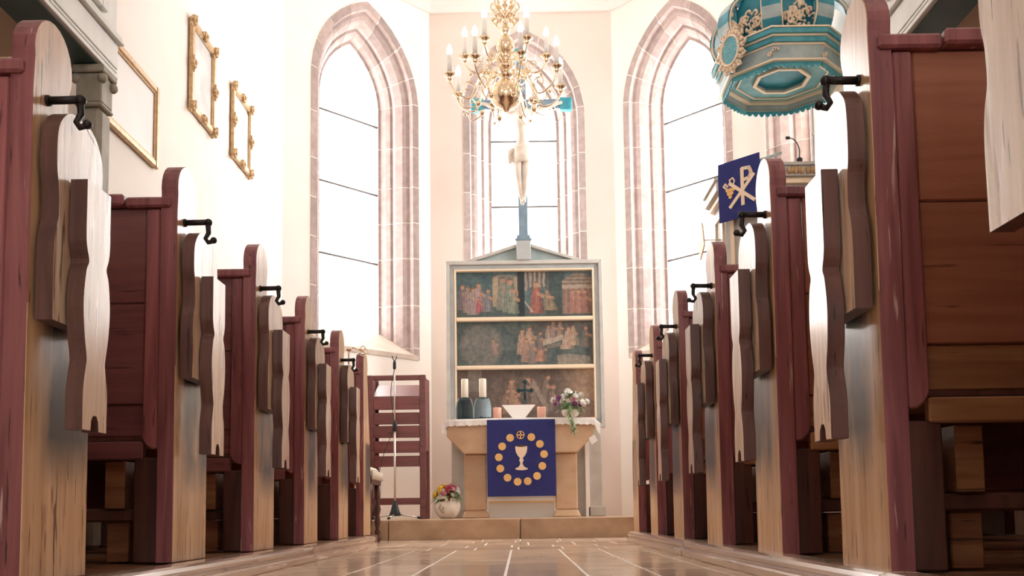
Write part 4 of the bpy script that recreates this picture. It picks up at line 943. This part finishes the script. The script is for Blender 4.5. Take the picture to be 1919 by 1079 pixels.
def acanthus(m, c, ex, ez, sc, rnd, n=10):
    """carved foliage cluster in the plane ex/ez"""
    ex = Vector(ex).normalized(); ez = Vector(ez); c = Vector(c)
    for i in range(n):
        a = rnd.uniform(0, 2*PI); r = sc*rnd.uniform(.2, 1); p = c + ex*r*math.cos(a) + ez*r*math.sin(a)
        b = a+rnd.uniform(-1, 1); q = [p, p+(ex*math.cos(b)+ez*math.sin(b))*sc*.35, p+(ex*math.cos(b+1)+ez*math.sin(b+1))*sc*.55, p+(ex*math.cos(b+2.1)+ez*math.sin(b+2.1))*sc*.42]
        m.tube(spline(q, 3), [.012*sc/.1*f for f in (1,1.1,1.2,1.2,1.2,1.1,1,.8,.6,.4)], 6); m.ball(q[-1], .014*sc/.1, n=6)
rn = random.Random(3)
for i in (4,5,6,7):                                                 # corner leaf ornaments on the fascia
    x, y_ = octa(A+.004)[i]; d = Vector((x, y_, 0)).normalized(); m = MB(); acanthus(m, (x, y_, .045), (-d.y, d.x, 0), (0,0,1), .035, rn, 5); m.build('corner_leaf', CARVED, sb)
# oval cartouche with a written panel, on the slanting left side
oi = -3*PI/4; d = Vector((math.cos(oi-.25), math.sin(oi-.25), 0)); t_ = Vector((-d.y, d.x, 0)); cc = d*(A+.075)+Vector((0,0,.15))
car = MB(); pl = []
for i in range(28):
    a = 2*PI*i/28; p = cc + t_*.088*math.cos(a)+Vector((0,0,1))*.108*math.sin(a); pl.append(p)
car.add([p+d*.012 for p in pl]+[p-d*.012 for p in pl], [list(range(28)), list(range(28,56))[::-1]]+[(i, 28+i, 28+(i+1) % 28, (i+1) % 28) for i in range(28)])
cto = car.build('cartouche_panel', TEAL, sb)
m = MB(); m.tube([p+d*.01 for p in pl]+[pl[0]+d*.01], .011, 7)
for i in range(20):
    a = 2*PI*i/20; m.ball(cc + t_*.112*math.cos(a)+Vector((0,0,1))*.133*math.sin(a), .019, n=7); 
for i in range(12):
    a = 2*PI*i/12; p = cc + t_*.13*math.cos(a)+Vector((0,0,1))*.15*math.sin(a); b = a+.9; m.tube([p, p+t_*.03*math.cos(b)+Vector((0,0,.03))*math.sin(b), p+t_*.035*math.cos(b+.9)+Vector((0,0,.035))*math.sin(b+.9)], [.012,.01,.004], 6)
m.build('cartouche_frame', CARVED, sb)
m = MB()
for r_ in range(6):                                                 # faint script lines, as strokes
    z = .065-.025*r_; w = .07*math.sqrt(max(.05, 1-(z/.11)**2)); x = -w
    while x < w-.01:
        L = rn.uniform(.008,.02); m.tube([cc+d*.0125+t_*x+Vector((0,0,z)), cc+d*.0125+t_*(x+L*.5)+Vector((0,0,z+rn.choice((.006,-.003)))), cc+d*.0125+t_*(x+L)+Vector((0,0,z))], .0018, 4); x += L+.007
m.build('script_lines', GILT, cto)
# the carved crest: striped volutes, little columns and foliage above the cornice
def volute(base, dirv, name):
    dirv = Vector(dirv).normalized(); pts = spline([base+Vector((0,0,0)), base+dirv*.05+Vector((0,0,.12)), base+dirv*.03+Vector((0,0,.26)), base-dirv*.07+Vector((0,0,.36)), base-dirv*.18+Vector((0,0,.37)), base-dirv*.22+Vector((0,0,.31)), base-dirv*.16+Vector((0,0,.28))], 5)
    sd = dirv.cross(Vector((0,0,1))); n = len(pts); m = MB(); vs = []; w = .065
    for i, p in enumerate(pts):
        tg_ = (pts[min(i+1, n-1)]-pts[max(i-1, 0)]).normalized(); nr = tg_.cross(sd).normalized()*.018
        vs += [p-sd*w+nr, p+sd*w+nr, p+sd*w-nr, p-sd*w-nr]
    for i in range(n-1):
        m.add([], []);
        for j in range(4): m.f.append([i*4+j, i*4+(j+1) % 4, (i+1)*4+(j+1) % 4, (i+1)*4+j]); m.m.append((i//3) % 2); m.sm.append(False)
    m.v = [tuple(v) for v in vs]; m.f += [[0,1,2,3],[(n-1)*4+3,(n-1)*4+2,(n-1)*4+1,(n-1)*4]]; m.m += [0,0]; m.sm += [False]*2
    m.build(name, [TEALD, GREYT], sb)
    e = MB(); 
    for q in (-1, 1): e.tube([p+sd*w*q*1.02 for p in pts], .008, 5)
    e.build('volute_edge', GILT, sb)
for i in (4, 5, 6, 7, 2, 3):
    x, y_ = octa(A-.02)[i]; volute(Vector((x, y_, .22)), (x, y_, 0), 'volute')
for i in (4, 5, 6):                                                 # crest boards on the sides with openwork foliage
    a = i*PI/4; d = Vector((math.cos(a), math.sin(a), 0)); t2 = Vector((-d.y, d.x, 0)); c0 = d*(A-.01)
    m = MB()
    for q in range(2): acanthus(m, c0+t2*(.07*(q*2-1))+Vector((0,0,.30)), t2, (0,0,1), .075, rn, 9)
    acanthus(m, c0+Vector((0,0,.36)), t2, (0,0,1), .07, rn, 9); m.build('carved_foliage', CARVED, sb)
    for q in (-1, 1):
        m = MB(); m.lathe([(.02,0),(.02,.02),(.012,.03),(.015,.12),(.012,.24),(.02,.25),(.022,.27)], c0+t2*.15*q-d*.03+Vector((0,0,.24)), 10); m.build('colonnette', TEAL, sb)
    bk = MB(); p = c0-d*.06; k = [(-.14,.24),(.14,.24),(.14,.50),(.08,.60),(-.08,.60),(-.14,.50)]
    bk.add([p+t2*s+Vector((0,0,z)) for s, z in k]+[p-d*.015+t2*s+Vector((0,0,z)) for s, z in k], [list(range(6)), list(range(6,12))[::-1]]+[(j, (j+1) % 6, (j+1) % 6+6, j+6) for j in range(6)]); bk.build('crest_panel', TEALD, sb)
m = MB(); acanthus(m, cc+Vector((0,0,.22))-d*.05, t_, (0,0,1), .085, rn, 14); m.build('carved_foliage', CARVED, sb)

pu = thing('pulpit', 'green and gilt octagonal pulpit below the turquoise canopy', 'pulpit', (1.91, 6.60, .163))
A2 = .45
m = MB(); oct_ring(m, [(.10,0),(.13,.02),(.13,.10),(.08,.14),(.075,.9),(.11,.95),(.13,1.0)]); m.build('column', GREYG, pu)
m = MB(); oct_ring(m, [(.12,1.0),(.22,1.12),(.36,1.28),(.42,1.36),(.42,1.40)]); m.build('corbel', GREYG, pu)
m = MB(); oct_ring(m, [(.42,1.401),(.42,2.26)]); m.build('basket', GREYG, pu)
oct_band(.40, A2, 1.36, 1.399).build('gilt_moulding', GILT, pu)
oct_band(.40, .455, 2.262, 2.30).build('gilt_moulding', GILT, pu); oct_band(.36, .485, 2.301, 2.37).build('cornice', GREYG, pu); oct_band(.36, .50, 2.371, 2.392).build('ledge', GREYG, pu)
for i in (3,4,5,6):
    a = i*PI/4; d = Vector((math.cos(a), math.sin(a), 0)); t2 = Vector((-d.y, d.x, 0)); P = d*.4205
    for q in ((-.13,.13,2.15,2.18), (-.13,.13,1.48,1.51), (-.13,-.10,1.51,2.15), (.10,.13,1.51,2.15)):
        s0, s1, z0, z1 = q; vs = [P+d*e+t2*s+Vector((0,0,z)) for e in (0,.015) for s, z in ((s0,z0),(s1,z0),(s1,z1),(s0,z1))]
        MB().add(vs, [(0,1,2,3),(7,6,5,4),(0,4,5,1),(1,5,6,2),(2,6,7,3),(3,7,4,0)]).build('panel_fillet', GILT, pu)
for sx in (-.05, .08): 
    m = MB()
    for k in range(5): m.ball((sx+.022*k, -.49, 2.335+.006*(k % 2)), .017, n=8, sz=1.5)
    m.build('gilt_leaf', GOLD, pu)
# desk on the rim and microphone
d = Vector((-r2, -r2, 0)); t2 = Vector((r2, -r2, 0))
Pd = d*.47 + Vector((0,0,2.40))
vs = [Pd+t2*s+d*e+Vector((0,0,z)) for z0 in (0,.018) for s, e, z in ((-.18,.0,.02+z0),(.18,.0,.02+z0),(.18,-.24,.13+z0),(-.18,-.24,.13+z0))]
MB().add(vs, [(0,1,2,3),(7,6,5,4),(0,4,5,1),(1,5,6,2),(2,6,7,3),(3,7,4,0)]).build('book_desk', GREYT, pu)
MB().add([Pd+t2*s+d*e+Vector((0,0,z)) for z in (-.008,.02) for s, e in ((-.16,.0),(.16,.0),(.16,-.05),(-.16,-.05))], [(0,1,2,3),(7,6,5,4),(0,4,5,1),(1,5,6,2),(2,6,7,3),(3,7,4,0)]).build('desk_foot', GREYT, pu)
mk = thing('gooseneck_microphone', 'thin black gooseneck microphone on the pulpit desk', 'microphone', (1.93+.04, 6.60-.37, .163+2.47))
m = MB().tube(spline([(0,0,0),(0,-.005,.06),(-.03,-.01,.12),(-.075,-.02,.135)], 5), .004, 6); m.build('gooseneck', RUBBER, mk)
MB().tube([(-.07,-.018,.134),(-.095,-.024,.132)], .011, 8).build('capsule', RUBBER, mk); MB().lathe([(.02,-.03),(.022,-.01),(.01,0)], n=12).build('base', RUBBER, mk)
# blue parament with the chi-rho, ears and grapes
pm = thing('pulpit_parament', 'blue hanging with gold cross monogram on the pulpit desk', 'hanging', (1.91-r2*.513, 6.60-r2*.513, .163+2.05), math.radians(-45))
pm.rotation_euler.z = math.radians(-45)
MB().box(-.165, .165, -.004, .004, 0, .42).build('blue_cloth', BLUE, pm, bev=.002)
def stroke(m, pts, w, y0=-.0085, y1=-.0042):
    for a, b in zip(pts, pts[1:]):
        a = Vector((a[0],0,a[1])); b = Vector((b[0],0,b[1])); d_ = (b-a).normalized(); n_ = Vector((-d_.z,0,d_.x))*w/2; e = d_*w*.25
        q = [a-e+n_, b+e+n_, b+e-n_, a-e-n_]; m.add([v+Vector((0,y0,0)) for v in q]+[v+Vector((0,y1,0)) for v in q], [(0,1,2,3),(7,6,5,4),(0,4,5,1),(1,5,6,2),(2,6,7,3),(3,7,4,0)])
m = MB(); stroke(m, [(.03,.09),(.03,.34)], .026); m.build('monogram_stem', CREAMT, pm)
m = MB(); stroke(m, [(.03,.34),(.085,.335),(.10,.30),(.085,.265),(.045,.26)], .024, -.009); m.build('monogram_bow', CREAMT, pm)
m = MB(); stroke(m, [(-.07,.09),(.12,.28)], .024, -.0095); stroke(m, [(-.07,.26),(.12,.10)], .024, -.010); m.build('monogram_cross', CREAMT, pm)
for i, (x, z) in enumerate([(-.09,.215),(-.065,.215),(-.04,.215),(-.08,.19),(-.055,.19),(-.068,.165)]): MB().prism(disc(.014, 10), 'y', -.009, -.0042).build('grape', GOLDF, pm, (x, 0, z))
m = MB(); stroke(m, [(-.05,.235),(-.03,.27),(-.045,.295),(-.07,.285),(-.065,.265)], .009); stroke(m, [(-.10,.23),(-.12,.25),(-.105,.265),(-.085,.24)], .012); m.build('vine', CREAMT, pm)
pq = thing('hymn_plaque', 'small tan plaque behind the left edge of the pulpit banner', 'plaque', (1.91-.56, 6.60-.02, .163+2.0))
MB().prism([(-.09,-.06),(.07,-.13),(.09,.05),(-.03,.12)], 'x', -.006, .006).build('plaque_board', CREAMT, pq); MB().tube([(.0061,0,.0),(.135,0,.0)], .006, 6).build('plaque_bracket', BRASS, pq)
